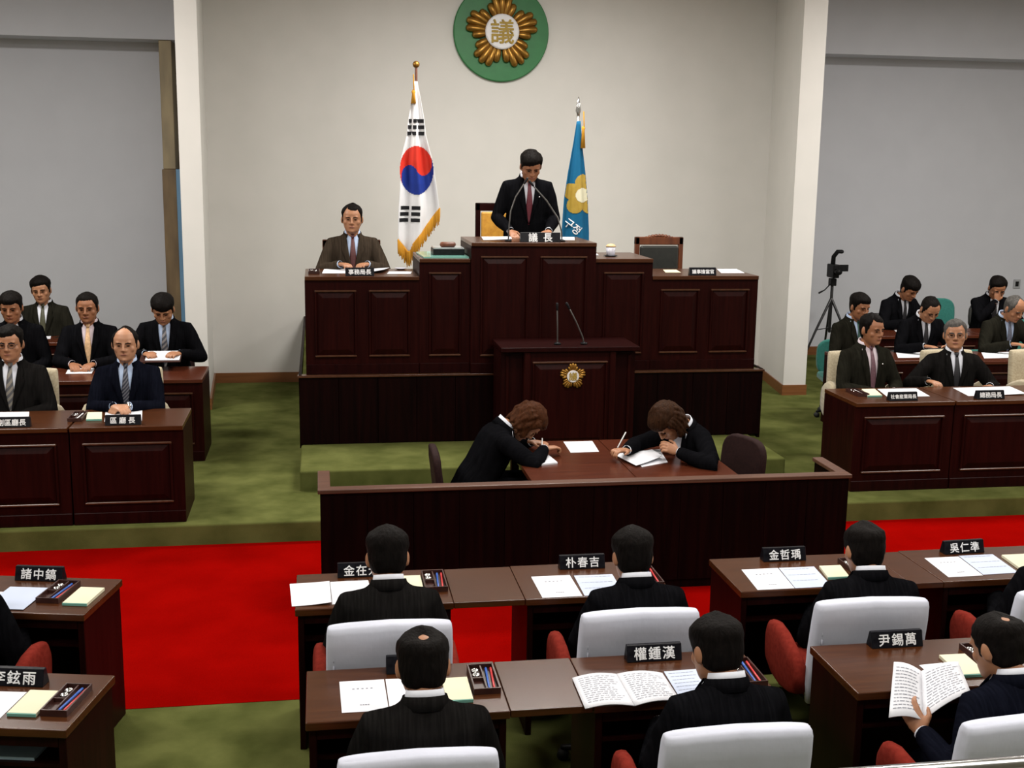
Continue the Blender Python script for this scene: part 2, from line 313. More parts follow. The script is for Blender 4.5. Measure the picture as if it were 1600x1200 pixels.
def front_desk(label, x0, x1, yf, dep, z0, z1, panels, cat='desk', topm='wood_top', group=None, rot=0, over=.02, solid=False, margin=.1):
    w_ = x1-x0; t = thing('panelled_desk', label, cat, (x0+w_/2, yf, z0), rot, group); h = z1-z0; a = w_/2
    obj('front_board', MB().bx(-a, a, 0, .03, 0, h-.035), 'wood_panel', t)
    for s in (-1, 1): obj('side_board', MB().bx(min(s*a, s*(a-.03)), max(s*a, s*(a-.03)), .03, dep, 0, h-.035), 'wood_dark', t)
    obj('top', MB().bx(-a+.001, a-.001, -over, dep+.01, h-.035, h), topm, t, bevel=.005)
    obj('skirting', MB().bx(-a+.001, a-.001, -.012, .02, 0, .09), 'wood_dark', t, bevel=.004, seg=1)
    obj('shelf', MB().bx(-a+.03, a-.03, .03, dep*.6, h*.62, h*.62+.02), 'wood_dark', t)
    pw = (w_-.06)/panels
    for i in range(panels):
        xa = -a+.03+i*pw; raised_panel(t, xa+margin*.7, xa+pw-margin*.7, 0, .09+margin*.8, h-.035-margin)
    return t
PLAT = .16
# officials' blocks
front_desk('panelled front desk at left edge beside the block with three-character plate', -2.5, -1.80, 8.68, .6, PLAT, .89, 1, group='left officials desks')
front_desk('panelled front desk at the right end of the left block, three-character nameplate', -1.79, -1.0, 8.68, .6, PLAT, .89, 1, group='left officials desks')
front_desk('second desk of the left block by the pier, behind the frontmost one', -1.80, -1.03, 10.5, .65, PLAT, .90, 1, topm='wood_top_red', group='left officials desks')
front_desk('second-row left desk with a single white sheet on its top', -2.58, -1.81, 10.5, .65, PLAT, .90, 1, topm='wood_top_red', group='left officials desks')
front_desk('second-row desk at the left photo edge, half hidden', -3.4, -2.6, 10.5, .65, PLAT, .90, 1, topm='wood_top_red', group='left officials desks')
front_desk('rearmost left desk near the recess wall with a small sheet', -3.4, -2.3, 12.75, .6, PLAT, .90, 1, topm='wood_top_red', group='left officials desks')
front_desk('front right desk beside the aisle with six-character nameplate', 4.3, 5.17, 8.9, .6, PLAT, .91, 1, group='right officials desks')
front_desk('front right desk at the photo edge with a wide white document', 5.18, 6.3, 8.9, .6, PLAT, .91, 1, group='right officials desks')
front_desk('second-row right desk behind the official in mauve tie', 5.2, 6.45, 10.95, .6, PLAT, .90, 2, topm='wood_top_red', group='right officials desks')
front_desk('second-row right desk behind the official looking aside in glasses', 6.47, 7.7, 10.85, .6, PLAT, .90, 2, topm='wood_top_red', group='right officials desks')
front_desk('rear right desk beneath the teal empty chair', 6.3, 7.6, 12.6, .55, PLAT, .90, 2, topm='wood_top_red', group='right officials desks')
front_desk('rearmost right desk before the man covering his mouth', 7.62, 9.0, 12.6, .55, PLAT, .90, 2, topm='wood_top_red', group='right officials desks')
# dais desks
DY = 10.35
front_desk('low left dais desk with open papers and clerk seated behind', -.13, .86, DY, .72, .95, 1.81, 2, topm='wood_top', margin=.1)
front_desk('middle-height dais desk carrying the gavel box and green glass', .86, 1.31, DY-.005, .75, .95, 1.965, 1)
front_desk('tallest centre dais desk with two microphones and two-character plate', 1.31, 2.43, DY-.05, .8, .95, 2.11, 2)
front_desk('middle-height dais desk carrying the lidded cup', 2.43, 2.965, DY-.005, .75, .95, 1.965, 1)
front_desk('low right dais desk before the empty carved chair', 2.965, 3.97, DY, .72, .95, 1.81, 2)
# lower lectern with the flower emblem
t = thing('lectern', 'dark wood lectern with small gold flower emblem below the dais', 'lectern', (2.09, 9.72, .33))
obj('body', MB().bx(-.40, .40, 0, .5, 0, .90), 'wood_panel', t)
for s in (-1, 1):
    obj('wing', MB().bx(min(s*.40, s*.585), max(s*.40, s*.585), .06, .5, 0, .88), 'wood_dark', t)
    obj('pilaster', MB().bx(s*.37-.025, s*.37+.025, -.015, .02, 0, .9), 'wood_panel', t, bevel=.005, seg=1)
    obj('side_moulding', MB().bx(s*.53-.012, s*.53+.012, .045, .07, 0, .86), 'wood_panel', t, bevel=.004, seg=1)
obj('top', MB().bx(-.60, .60, -.03, .52, .90, .94), 'wood_dark', t, bevel=.006)
raised_panel(t, -.31, .31, 0, .10, .80)
# scribes' table in the well
t = thing('table', 'dark reddish scribes table with a centre joint in the well', 'table', (2.09, 7.42, 0))
for s in (-1, 1):
    obj('tabletop', MB().bx(min(s*.002, s*.72), max(s*.002, s*.72), 0, 1.2, .685, .72), 'wood_top_red', t, bevel=.004)
    for y in (.06, 1.14): obj('leg', MB().bx(s*.66-.03, s*.66+.03, y-.03, y+.03, 0, .685), 'wood_dark', t, bevel=.004, seg=1)
obj('apron', MB().bx(-.66, .66, 1.12, 1.15, .55, .685), 'wood_dark', t)
# barrier
t = thing('barrier', 'long low dark wood barrier in front of the scribes table', 'barrier', (0, 0, 0))
bz = .73
obj('front_panel', MB().bx(-.02, 3.52, 7.31, 7.36, .0, bz), 'wood_plinth', t)
for i in range(12):
    a = -.02+i*.295; obj('board', MB().bx(a+.001, a+.294, 7.30, 7.312, .06, bz-.002), 'wood_plinth', t, bevel=.0015, seg=1)
for x in (-.02, 3.47): obj('return_panel', MB().bx(x, x+.05, 7.36, 7.76, 0, bz), 'wood_plinth', t)
obj('cap_rail', MB().bx(-.035, 3.535, 7.285, 7.375, bz, bz+.028), 'wood_rail', t, bevel=.006)
for x in (-.035, 3.455): obj('cap_rail', MB().bx(x, x+.08, 7.376, 7.775, bz, bz+.028), 'wood_rail', t, bevel=.006)
# members' desks (seat side towards -Y)
def member_desk(label, x0, x1, y0, y1, rot=0, pivot=None, group='members desks'):
    w_ = x1-x0; dp = y1-y0; t = thing('member_desk', label, 'desk', (0, 0, 0), rot, group); t.location = pivot if pivot else (x0, y0, 0)
    ox = -w_ if pivot else 0
    obj('top', MB().bx(ox, ox+w_, 0, dp, .685, .72), 'wood_top', t, bevel=.005)
    for a in (ox+.012, ox+w_-.042): obj('side_panel', MB().bx(a, a+.03, .02, dp-.01, 0, .685), 'wood_dark', t, bevel=.003, seg=1)
    obj('modesty_panel', MB().bx(ox+.042, ox+w_-.042, dp-.05, dp-.02, .06, .685), 'wood_dark', t)
    obj('shelf', MB().bx(ox+.042, ox+w_-.042, .06, dp-.05, .535, .55), 'wood_dark', t)
    obj('edge_strip', MB().bx(ox+.042, ox+w_-.042, .02, .035, .64, .685), 'wood_dark', t)
    return t
def bridge(label, x0, x1, y0, y1):
    t = thing('linking_tabletop', label, 'tabletop', (x0, y0, 0), 0, 'tops linking the members desks'); w_ = x1-x0; dp = y1-y0
    obj('board', MB().bx(.002, w_-.002, .005, dp-.005, .688, .718), 'wood_top', t, bevel=.003); obj('batten', MB().bx(.002, w_-.002, .1, .16, .655, .688), 'wood_dark', t)
ROT_L = rad(-12)
member_desk('front-row member desk left of the red aisle', -1.85, -1.05, 5.4, 5.88, ROT_L, (-1.10, 5.42, 0))
member_desk('second-row member desk at the lower left corner', -1.75, -.95, 4.2, 4.68, ROT_L, (-.95, 4.26, 0))
member_desk('front-row centre desk just right of the red aisle', -.14, .61, 5.36, 5.85)
member_desk('front-row centre desk before the barrier, right half', .96, 1.70, 5.36, 5.85)
member_desk('front-row desk right of the narrow gap, under the barrier corner', 2.04, 2.95, 5.33, 5.83)
member_desk('front-row desk at the right edge beside the red carpet', 3.13, 3.95, 5.34, 5.84)
member_desk('second-row centre desk with glossy left corner', -.08, .70, 4.20, 4.67)
member_desk('second-row centre desk carrying the open booklet', 1.03, 1.79, 4.20, 4.66)
member_desk('second-row right desk whose member holds up a booklet', 2.11, 3.0, 4.17, 4.65)
bridge('plain tabletop linking the two front-row centre desks', .61, .96, 5.36, 5.85)
bridge('plain tabletop linking the two second-row centre desks', .70, 1.03, 4.20, 4.67)
bridge('plain tabletop linking the two front-row right desks', 2.95, 3.13, 5.335, 5.835)
# ------------------------------------------------------------------ chairs (face +Y, origin on the floor)
def swivel_base(t, h, m='black_plastic'):
    obj('column', MB().lathe((0, 0, 0), [(.03, .07), (.03, h)], 12), 'metal_dark', t, smooth=True)
    for i in range(5):
        a = 2*pi*i/5+.3; d_ = V((cos(a), sin(a), 0))
        l = obj('base_leg', MB().tube([d_*.02+V((0, 0, .10)), d_*.27+V((0, 0, .065))], [.022, .015], 8), m, t, smooth=True)
        obj('caster', MB().tube([d_*.27+V((-sin(a)*.016, cos(a)*.016, .028)), d_*.27+V((sin(a)*.016, -cos(a)*.016, .028))], .0275, 12, rnd=False), 'black_rubber', l, smooth=True)
def slab(pts, hw, h0, h1):   # rounded slab from a list of (y, z, half thickness) stations, width hw
    pass
def armchair(label, loc, rz=0, bw=.54, bh=.87, backm='cover_white', armm='fabric_red', seatm='fabric_red', arms=True, group=None, name='armchair', cat='armchair', armh=.635):
    t = thing(name, label, cat, loc, rz, group)
    obj('seat', MB().box((0, .03, .405), (.50, .50, .11)), seatm, t, bevel=.035, seg=3)
    # back: slightly reclined, crowned top
    b = MB(); rs = []
    for z, y, th, wf in ((.36, -.20, .06, .96), (.45, -.205, .085, .99), (.62, -.23, .105, 1), (bh-.10, -.255, .105, .995), (bh-.03, -.265, .095, .985), (bh-.008, -.267, .075, .972), (bh, -.268, .05, .955)):
        ring = []; hw = bw/2*wf; ht = th/2
        for j in range(28):
            a = 2*pi*j/28; c_, s_ = cos(a), sin(a)
            ring.append(V((math.copysign(abs(c_)**.28, c_)*hw, y+math.copysign(abs(s_)**.42, s_)*ht, z+.012*(1-(abs(c_)**.28)**2))))
        rs.append(ring)
    b.rings(rs); B = obj('backrest', b, backm, t, smooth=True)
    if backm == 'cover_white':
        for s in (-1, 1):
            q = MB()
            for i in range(9): q.ball((s*(bw/2-.032), -.268-.0006*i*10+.03 if False else -.292+.004*(i < 2), .48+i*.042), (.004, .005, .015), 6, 4)
            obj('seam', q, backm, B, smooth=True)
    if arms:
        for s in (-1, 1):
            x = s*(bw/2+.022)
            a = MB(); st = [(-.20, .40, armh-.09), (-.12, .37, armh-.05), (.0, .35, armh-.01), (.10, .36, armh), (.17, .40, armh-.015), (.20, .47, armh-.06)]
            rs = []
            for y, z0, z1 in st:
                e = .7 if y > .19 else 1; ring = []
                for j in range(20):
                    an = 2*pi*j/20; c_, s_ = cos(an), sin(an)
                    ring.append(V((x+math.copysign(abs(c_)**.6, c_)*.038*e, y, (z0+z1)/2+math.copysign(abs(s_)**.75, s_)*(z1-z0)/2)))
                rs.append(ring)
            a.rings(rs); obj('armrest', a, armm, t, smooth=True)
    swivel_base(t, .36); return t
def shell_chair(label, loc, rz, m, bh=.86, bw=.46, group=None, name='office_chair'):
    t = thing(name, label, 'chair', loc, rz, group)
    obj('seat', MB().box((0, .03, .42), (.46, .45, .08)), m, t, bevel=.03, seg=3)
    b = MB(); n = 24; rs = []
    for d_ in (-.028, .028):
        rs.append([V((math.copysign(abs(cos(2*pi*j/n))**.6, cos(2*pi*j/n))*bw/2*(.97 if d_ > 0 else 1), -.23-.0+d_-.05*((sin(2*pi*j/n)+1)/2), bh-.2+math.copysign(abs(sin(2*pi*j/n))**.6, sin(2*pi*j/n))*.2)) for j in range(n)])
    b.rings(rs); obj('backrest', b, m, t, bevel=.02, seg=3)
    obj('back_support', MB().tube([(0, -.02, .38), (0, -.22, .40), (0, -.27, .60)], .016, 8), 'metal_dark', t, smooth=True)
    swivel_base(t, .38); return t
G1 = 'white-covered member armchairs'
armchair('white-covered armchair in the front row beside the red aisle', (.27, 5.03, 0), group=G1)
armchair('white-covered armchair in the front row, centre right seat', (1.365, 5.03, 0), group=G1)
armchair('white-covered armchair in front row, right of the narrow gap', (2.455, 5.03, 0), rad(-1.5), group=G1)
armchair('white-covered armchair cut by the right edge in the front row', (3.44, 5.04, 0), group=G1)
armchair('white-covered front-row armchair at the left photo edge', (-1.60, 5.27, 0), ROT_L, group=G1)
armchair('white-covered second-row armchair at bottom centre, top edge only', (.295, 3.86, 0), group=G1, bh=.885)
armchair('white-covered second-row armchair behind the open booklet', (1.39, 3.86, 0), group=G1, bh=.90)
armchair('white-covered second-row armchair behind the gallery rail', (2.44, 3.80, 0), rad(2), group=G1, bh=.90)
G2 = 'beige official armchairs'
BE = dict(backm='fabric_beige', armm='fabric_beige', seatm='fabric_beige', group=G2, bw=.52, bh=.95, armh=.73)
armchair('beige armchair under the bald official with clasped hands', (-1.54, 9.62, PLAT), pi, **BE)
armchair('beige armchair of the bespectacled official at left edge', (-2.36, 9.62, PLAT), pi, **BE)
armchair('beige armchair of the right official in mauve tie', (4.86, 9.97, PLAT), pi-rad(12), **BE)
armchair('beige armchair of the right official looking aside', (5.84, 10.0, PLAT), pi, **BE)
armchair('empty beige armchair at the right photo edge', (6.72, 9.95, PLAT), pi, **BE)
G3 = 'teal chairs of the right block'
shell_chair('empty teal chair against the right recess wall', (7.56, 13.32, PLAT), pi, 'fabric_teal', 1.06, .46, G3)
shell_chair('teal chair under the green-tied man by the tripod', (5.50, 11.75, PLAT), pi-.2, 'fabric_teal', .80, .46, G3)
shell_chair('teal chair under the balding man reading downwards', (6.28, 11.78, PLAT), pi, 'fabric_teal', .66, .40, G3)
shell_chair('teal chair of the grey-suited man at the right', (7.2, 11.78, PLAT), pi, 'fabric_teal', .66, .40, G3)
shell_chair('teal chair cut by the right edge behind the desks', (7.93, 11.9, PLAT), pi, 'fabric_teal', .98, .5, G3)
shell_chair('dark chair behind the man covering his mouth', (8.42, 13.65, PLAT), pi-.2, 'leather_black', .98, .56)
shell_chair('dark chair under the man leaning in the rear right row', (6.9, 13.62, PLAT), pi, 'leather_black', .84, .46)
for x, y, l in ((-2.12, 11.55, 'dark chair under the man in peach tie'), (-1.45, 11.55, 'dark chair under the man reading by the pier'), (-2.80, 11.55, 'dark chair under the second-row man at left edge'), (-2.93, 13.5, 'dark chair under the rearmost left man')):
    shell_chair(l, (x, y, PLAT), pi, 'fabric_teal' if x == -2.12 else 'fabric_brown', .80, .46, 'left block chairs')
shell_chair('brown chair behind the scribe on the left', (1.06, 8.22, 0), -pi/2, 'fabric_brown', .80, .44, 'scribes chairs')
shell_chair('brown round-backed chair behind the scribe on the right', (2.86, 8.12, 0), pi/2+.35, 'fabric_brown', .82, .48, 'scribes chairs')
def state_chair(label, loc, rz, w_, h, padm, framem, carved=False):
    t = thing('high_back_chair', label, 'chair', loc, rz)
    obj('seat', MB().box((0, .02, .44), (w_-.06, .48, .09)), padm, t, bevel=.03, seg=3)
    f = MB(); a = w_/2
    for s in (-1, 1): f.box((s*(a-.025), -.26, h/2), (.05, .05, h))
    f.box((0, -.26, h-.04), (w_, .05, .08)); f.box((0, -.26, .5), (w_, .045, .05)); obj('back_frame', f, framem, t, bevel=.008)
    obj('back_pad', MB().box((0, -.245, (h-.08+.52)/2), (w_-.11, .06, h-.08-.54)), padm, t, bevel=.02, seg=3)
    if carved:
        c = MB()
        for i in range(9): c.ball(((i-4)*.034, -.255, h+.012-.0016*(i-4)**2), (.022, .022, .02), 8, 6)
        obj('carved_crest', c, framem, t, smooth=True)
    for s in (-1, 1):
        obj('armrest', MB().tube([(s*a, -.24, .66), (s*(a+.02), 0, .67), (s*(a+.01), .2, .64), (s*a, .21, .45)], .022, 10), framem, t, smooth=True)
        obj('leg', MB().bx(s*(a-.03)-.022, s*(a-.03)+.022, .19, .235, 0, .41), framem, t, bevel=.006)
    return t
state_chair('gold-upholstered dark high-backed chair behind the standing speaker', (1.83, 11.85, 1.2), pi, .50, 1.19, 'fabric_gold', 'wood_dark')
state_chair('empty black leather chair with carved wooden crest on the dais', (3.44, 11.55, .95), pi, .51, 1.12, 'leather_black', 'wood_chair', True)
state_chair('reddish wooden chair behind the seated dais clerk', (.31, 11.42, .95), pi, .56, 1.09, 'leather_black', 'wood_chair')
# ------------------------------------------------------------------ people
def itp(x, xs, ys):
    if x <= xs[0]: return ys[0]
    for i in range(1, len(xs)):
        if x <= xs[i]: return ys[i-1]+(ys[i]-ys[i-1])*(x-xs[i-1])/(xs[i]-xs[i-1])
    return ys[-1]
HZ = [-.122, -.116, -.10, -.08, -.06, -.035, -.01, .02, .05, .08, .10, .112, .118]
HW = [.014, .035, .052, .064, .071, .077, .081, .082, .080, .068, .049, .026, .006]
HF = [.05, .070, .086, .085, .087, .084, .082, .090, .088, .072, .05, .024, .0]
HB = [.0, -.02, -.045, -.062, -.075, -.088, -.098, -.104, -.101, -.086, -.064, -.036, -.014]
def sm(a): a = max(0, min(1, a)); return a*a*(3-2*a)
def head_pt(z, t, off=0):
    wx, yf, yb = itp(z, HZ, HW), itp(z, HZ, HF), itp(z, HZ, HB); yc = (yf+yb)*.5
    c, s = cos(t), sin(t); n = 2/2.25
    x = math.copysign(abs(s)**n, s)*wx; y = yc+math.copysign(abs(c)**n, c)*(yf-yb)/2
    if off:
        nr = V((x/.077**2, (y+.006)/.098**2, z/.118**2)); nr.normalize(); return V((x, y, z))+nr*off
    return V((x, y, z))
def hair_mesh(st, seed):
    """cap that is proud of the scalp inside the hairline and sinks into the head outside of it"""
    zf = st.get('front', .072); th = st.get('th', .014); nape = st.get('nape', -.08); side = st.get('side', -.03)
    bald = st.get('bald', 0); rec = st.get('recede', .0); rough = st.get('rough', .004); spot = st.get('spot', 0)
    A = [0, 28, 45, 62, 76, 92, 108, 130, 180]; L = [zf, zf, zf+rec, .035+rec*.6, side, side, (side+nape)/2-.01, nape, nape]
    rows = []; zs = [-.118+.236*(i/30) for i in range(29)]+[.112, .1155, .118]
    for z in zs:
        ring = []
        for j in range(48):
            t = 2*pi*j/48; td = abs((math.degrees(t)+180) % 360-180)
            rg = (.006*noise.noise(V((t*7, seed, 0)))+.014*sin(t+seed*2.1)*sm((75-td)/40))*(td < 75); wdt = .045 if td < 60 else .02
            k = sm((z-itp(td, A, L)-rg)/wdt+.45)
            base = head_pt(z, t)
            top = sm((z-.015)/.07); h = .0055+(th-.0055+.006*sm((td-40)/60))*top+.003*sm((td-120)/40)
            if bald: h *= 1-bald*sm((z-.045)/.04)*(.25+.75*sm((150-td)/60) if bald < 1.2 else 1)
            if spot:
                dd = (base-V((0, -.055, .10))).length; h *= 1-1.55*spot*(1-sm(dd/.058))
            p = base
            h += rough*(noise.noise(V((p.x*55, p.y*55, p.z*30+seed)))+.7*noise.noise(V((p.x*20+seed, p.y*20, p.z*14))))*(1 if h > .004 else .2)
            ring.append(head_pt(z, t, h*k-.007*(1-k)))
        rows.append(ring)
    return MB().rings(rows)
JR = [(-.14, .175, .13, .03), (-.06, .195, .15, .02), (.04, .192, .147, .012), (.14, .18, .132, .006), (.24, .187, .13, 0), (.32, .192, .126, -.006), (.38, .185, .114, -.012), (.425, .145, .092, -.014), (.46, .092, .074, -.014), (.482, .072, .062, -.010)]
def jr(z, k): return itp(z, [q[0] for q in JR], [q[k] for q in JR])
def ysurf(x, z):
    rx, ry, cy = jr(z, 1), jr(z, 2), jr(z, 3); q = min(.985, abs(x)/rx); n = 2.4
    return cy+ry*(1-q**n)**(1/n)
def ik(s, w_, l1, l2, pole):
    d = w_-s; L = min(d.length, (l1+l2)*.998); d = d.normalized(); a = (l1*l1-l2*l2+L*L)/(2*L); h = math.sqrt(max(0, l1*l1-a*a))
    p = (pole-d*pole.dot(d)).normalized(); return s+d*a+p*h, s+d*L
def hand(mb, W, d, n, sth, curl=22, spread=.5):
    d = d.normalized(); n = (n-d*n.dot(d)).normalized(); sd = d.cross(n); sd = sd if sd.dot(sth) > 0 else -sd   # sd points to the thumb
    rs = []
    for a, wd, th in ((-.03, .026, .020), (0, .026, .017), (.03, .036, .016), (.06, .040, .0145), (.088, .039, .011)):
        rs.append([W+d*a+sd*(cos(2*pi*j/12)*wd)+n*(sin(2*pi*j/12)*th) for j in range(12)])
    mb.rings(rs)
    for i, (o, L) in enumerate(((.031, .068), (.0105, .076), (-.0105, .071), (-.031, .056))):
        p = W+d*.080+sd*o; dr = (d+sd*o*3.2*spread).normalized(); pts = [p]; ang = rad(curl*.5)
        for k, f_ in enumerate((.45, .32, .23)):
            v_ = dr*cos(ang)-n*sin(ang); p = p+v_*L*f_; pts.append(p); ang += rad(curl*(1.2+.12*i))
        mb.tube(pts, [.0092, .0088, .0080, .0068], 8)
    b = W+d*.018+sd*.026; mb.tube([b, b+(d*.55+sd*.75-n*.15).normalized()*.036, b+(d*.55+sd*.75-n*.15).normalized()*.036+(d*.9+sd*.2-n*.3).normalized()*.032], [.0125, .0105, .0082], 8)
PN = [0]
def person(label, loc, rz, s=1.08, hip=.52, lean=6, head=(0, 4, 0), wr=(.13, .34, .62), wl=(-.13, .34, .62), hr=None, hl=None, suit='suit_black', shirt='shirt_white', tie='tie_black',
           hair=None, hairm='hair_black', skin='skin', stand=False, face=True, glasses=False, group=None, curl=25, woman=False, vox=.0068, pole=(.9, -.5, -.8), vz=.13, watch=False, badge=False, legs=True, twist=0, neck=.44, hairrough=0):
    PN[0] += 1; seed = PN[0]*1.7
    R = thing('person', label, 'person', loc, rz, group); R.scale = (s, s, s)
    T = M.Translation((0, 0, hip)) @ M.Rotation(rad(twist), 4, 'Z') @ M.Rotation(-rad(lean), 4, 'X')
    ws = .90 if woman else 1.0
    Hm = T @ M.Translation((0, .005, neck)) @ M.Rotation(rad(head[0]), 4, 'Z') @ M.Rotation(rad(head[2]), 4, 'Y') @ M.Rotation(-(rad(head[1])-rad(lean)*.6), 4, 'X') @ M.Translation((0, .028, .165))
    X = lambda mb, Mx: setattr(mb, 'v', [Mx @ p for p in mb.v]) or mb
    body = MB()
    hd = MB().rings([[head_pt(z, 2*pi*j/32) for j in range(32)] for z in HZ])
    hd.tube([(0, .085, .022), (0, .098, -.005), (0, .108, -.028), (0, .094, -.04)], [.008, .010, .013, .009], 8)
    for sx in (-1, 1):
        hd.ball((sx*.013, .094, -.033), (.010, .011, .008), 8, 6)
        hd.ball((sx*.086, -.012, -.008), (.010, .021, .034), 10, 8, M.Rotation(sx*rad(-18), 3, 'Z'))
        hd.ball((sx*.048, .056, -.026), (.024, .020, .024), 10, 8)
        hd.ball((sx*.033, .080, .024), (.024, .010, .007), 10, 6)
    hd.ball((0, .086, -.062), (.025, .009, .009), 10, 6); hd.ball((0, .078, -.098), (.02, .015, .014), 10, 6)
    hd.tube([(0, -.018, -.06), (0, -.03, -.20)], [.056*ws, .060*ws], 14, rnd=False)
    X(hd, Hm); body.v, body.f = hd.v, hd.f
    tor = MB().tube([(0, 0, .12), (0, -.01, .30), (0, -.012, .41), (0, -.01, .47)], [.085, .10, .08, .055], 12).tube([(-.17*ws, -.005, .385), (.17*ws, -.005, .385)], .045, 10)
    X(tor, T); body.add(tor.v, tor.f)
    jk = MB(); n = 28
    jk.rings([[V((math.copysign(abs(cos(2*pi*j/n))**(2/2.4), cos(2*pi*j/n))*rx*ws, cy+math.copysign(abs(sin(2*pi*j/n))**(2/2.4), sin(2*pi*j/n))*ry, z)) for j in range(n)] for z, rx, ry, cy in JR]); X(jk, T)
    cuffs = []
    for sx, wv, hdv in ((1, wr, hr), (-1, wl, hl)):
        Sh = T @ V((sx*.168*ws, -.008, .382)); E, W = ik(Sh, V(wv), .285, .255, V((sx*pole[0], pole[1], pole[2])))
        d = (W-E).normalized()
        jk.tube([T @ V((sx*.085*ws, -.012, .40)), Sh, Sh.lerp(E, .35), Sh.lerp(E, .75), E, E.lerp(W, .3), E.lerp(W, .7), W-d*.01], [.058, .069, .066, .058, .056, .055, .047, .041], 14)
        body.tube([Sh, E, E.lerp(W, .4), W], [.04, .026, .028, .025], 10)
        if hdv: hd_, hn = V(hdv[0]), V(hdv[1])
        else: hd_, hn = (d*.6+V((-sx*.25, .6, -.1))).normalized(), V((0, 0, 1))
        side = V((-sx, 0, 0)) if not (hdv and len(hdv) > 2) else V(hdv[2])
        hand(body, W+d*.012, hd_, hn, side, curl); cuffs.append((W, d, sx))
    link('body', bake(body, skin, vox, 1, fac=.4), R)
    def vw(z): return .006+(.060-.006)*((z-vz)/(.47-vz))**.85 if z > vz else .004
    jm = bake(jk, suit, .0105, 4, wob=.0035, seed=seed); Ti = T.inverted(); bm = bmesh.new(); bm.from_mesh(jm); kill = []
    for f_ in bm.faces:
        c = Ti @ f_.calc_center_median()
        if vz+.01 < c.z < .475 and c.y > .02 and abs(c.x) < vw(c.z)+.004: kill.append(f_)
    bmesh.ops.delete(bm, geom=kill, context='FACES'); bm.to_mesh(jm); bm.free(); link('jacket', jm, R)
    for W, d, sx in cuffs:
        obj('shirt_cuff', MB().tube([W-d*.02, W+d*.012], [.033, .032], 14, rnd=False), shirt, R, smooth=True)
        if watch and sx == -1: obj('watch', MB().tube([W+d*.012, W+d*.026], .029, 14, rnd=False), 'chrome', R, smooth=True)
    # shirt front, tie, lapels, collars
    zs = [vz+(.476-vz)*i/14 for i in range(15)]
    sw = lambda z: min(1.3*vw(z), .78*jr(z, 1))
    g = [[T @ V((sw(z)*(j/4-1), ysurf(sw(z)*(j/4-1), z)-.003, z)) for j in range(9)] for z in zs]
    obj('shirt', MB().grid(g), shirt, R, smooth=True, solid=.003)
    for sx in (-1, 1):
        g = []
        for z in zs:
            lw = itp(z, [vz, .33, .365, .372, .40, .478], [.006, .056, .060, .040, .046, .012]); w0 = vw(z)
            g.append([T @ V((sx*min(w0-.004+lw*q, .93*jr(z, 1)), ysurf(min(w0+lw*q, .93*jr(z, 1)), z)+.009-.003*q*q+.012*sm((z-.37)/.05)*q, z)) for q in (0, .33, .66, 1)])
        obj('lapel', MB().grid(g), suit, R, smooth=True, solid=.004)
    def band(r0, r1, z0, z1, dip, a0, a1, k=20):
        g = []
        for q in (0, .5, 1):
            g.append([T @ V(((r0+(r1-r0)*q)*sin(a), -.008+(r0+(r1-r0)*q)*cos(a)*1.0, z0+(z1-z0)*q-dip*(cos(a)*.5+.5))) for a in [a0+(a1-a0)*i/k for i in range(k+1)]])
        return MB().grid(g)
    obj('collar', band(.071, .063, .478, .522, .030, rad(8), rad(352)), shirt, R, smooth=True, solid=.004)
    obj('jacket_collar', band(.088, .074, .455, .502, .03, rad(34), rad(326)), suit, R, smooth=True, solid=.006)
    if tie and face:
        k = MB(); zt = .455; yk = ysurf(0, zt)
        k.rings([[T @ V((a*cos(2*pi*j/10), ysurf(0, z)+.007+.008*sin(2*pi*j/10), z)) for j in range(10)] for z, a in ((.475, .016), (.462, .018), (.445, .012))])
        obj('tie_knot', k, tie, R, smooth=True)
        g = []
        for i in range(11):
            z = .447-(.447-vz+.01)*i/10; wd = min(.011+.026*min(1, i/8), vw(z)+.002)
            g.append([T @ V((wd*q, ysurf(0, z)+.006-.003*q*q, z)) for q in (-1, -.5, 0, .5, 1)])
        obj('tie', MB().grid(g), tie, R, smooth=True, solid=.003)
    if badge: obj('lapel_badge', MB().ball(T @ V((-.085, ysurf(.085, .33)+.014, .33)), .008, 8, 6), 'chrome', R, smooth=True)
    # head details
    st = hair or {}
    hm = X(hair_mesh(st, seed), Hm); obj('hair', hm, hairm, R, smooth=True)
    if woman:
        lk = MB()
        for a in range(-10, 11):
            t = pi+a*.185; wv = .007*sin(a*2.7+seed); q = .004*cos(a*1.9)
            p0 = head_pt(.085, t+.1*sin(a), .012+wv*.5); p1 = head_pt(.045, t, .026+wv); p2 = head_pt(-.015, t+.08*sin(a*1.7), .026-wv); p3 = head_pt(-.065, t, .030+wv); p4 = V((p3.x*.98, p3.y*.98, -.105-.014*cos(a*2.3)))
            lk.tube([p0, p1, p2, p3, p4], [.010, .014+q, .015-q, .014+q, .007], 7)
        for a in range(9):
            t = a*.7+.3; lk.tube([head_pt(.117, t, .010), head_pt(.10, t+.25, .024), head_pt(.06, t+.5, .024), head_pt(.03, t+.6, .012)] if abs(((t+.5)+pi) % (2*pi)-pi) > .9 else [head_pt(.117, t, .010), head_pt(.10, t+.2, .022), head_pt(.07, t+.35, .016)], .012, 7)
        X(lk, Hm); link('hair_locks', bake(lk, hairm, .006, 1, wob=.003, seed=seed), R)
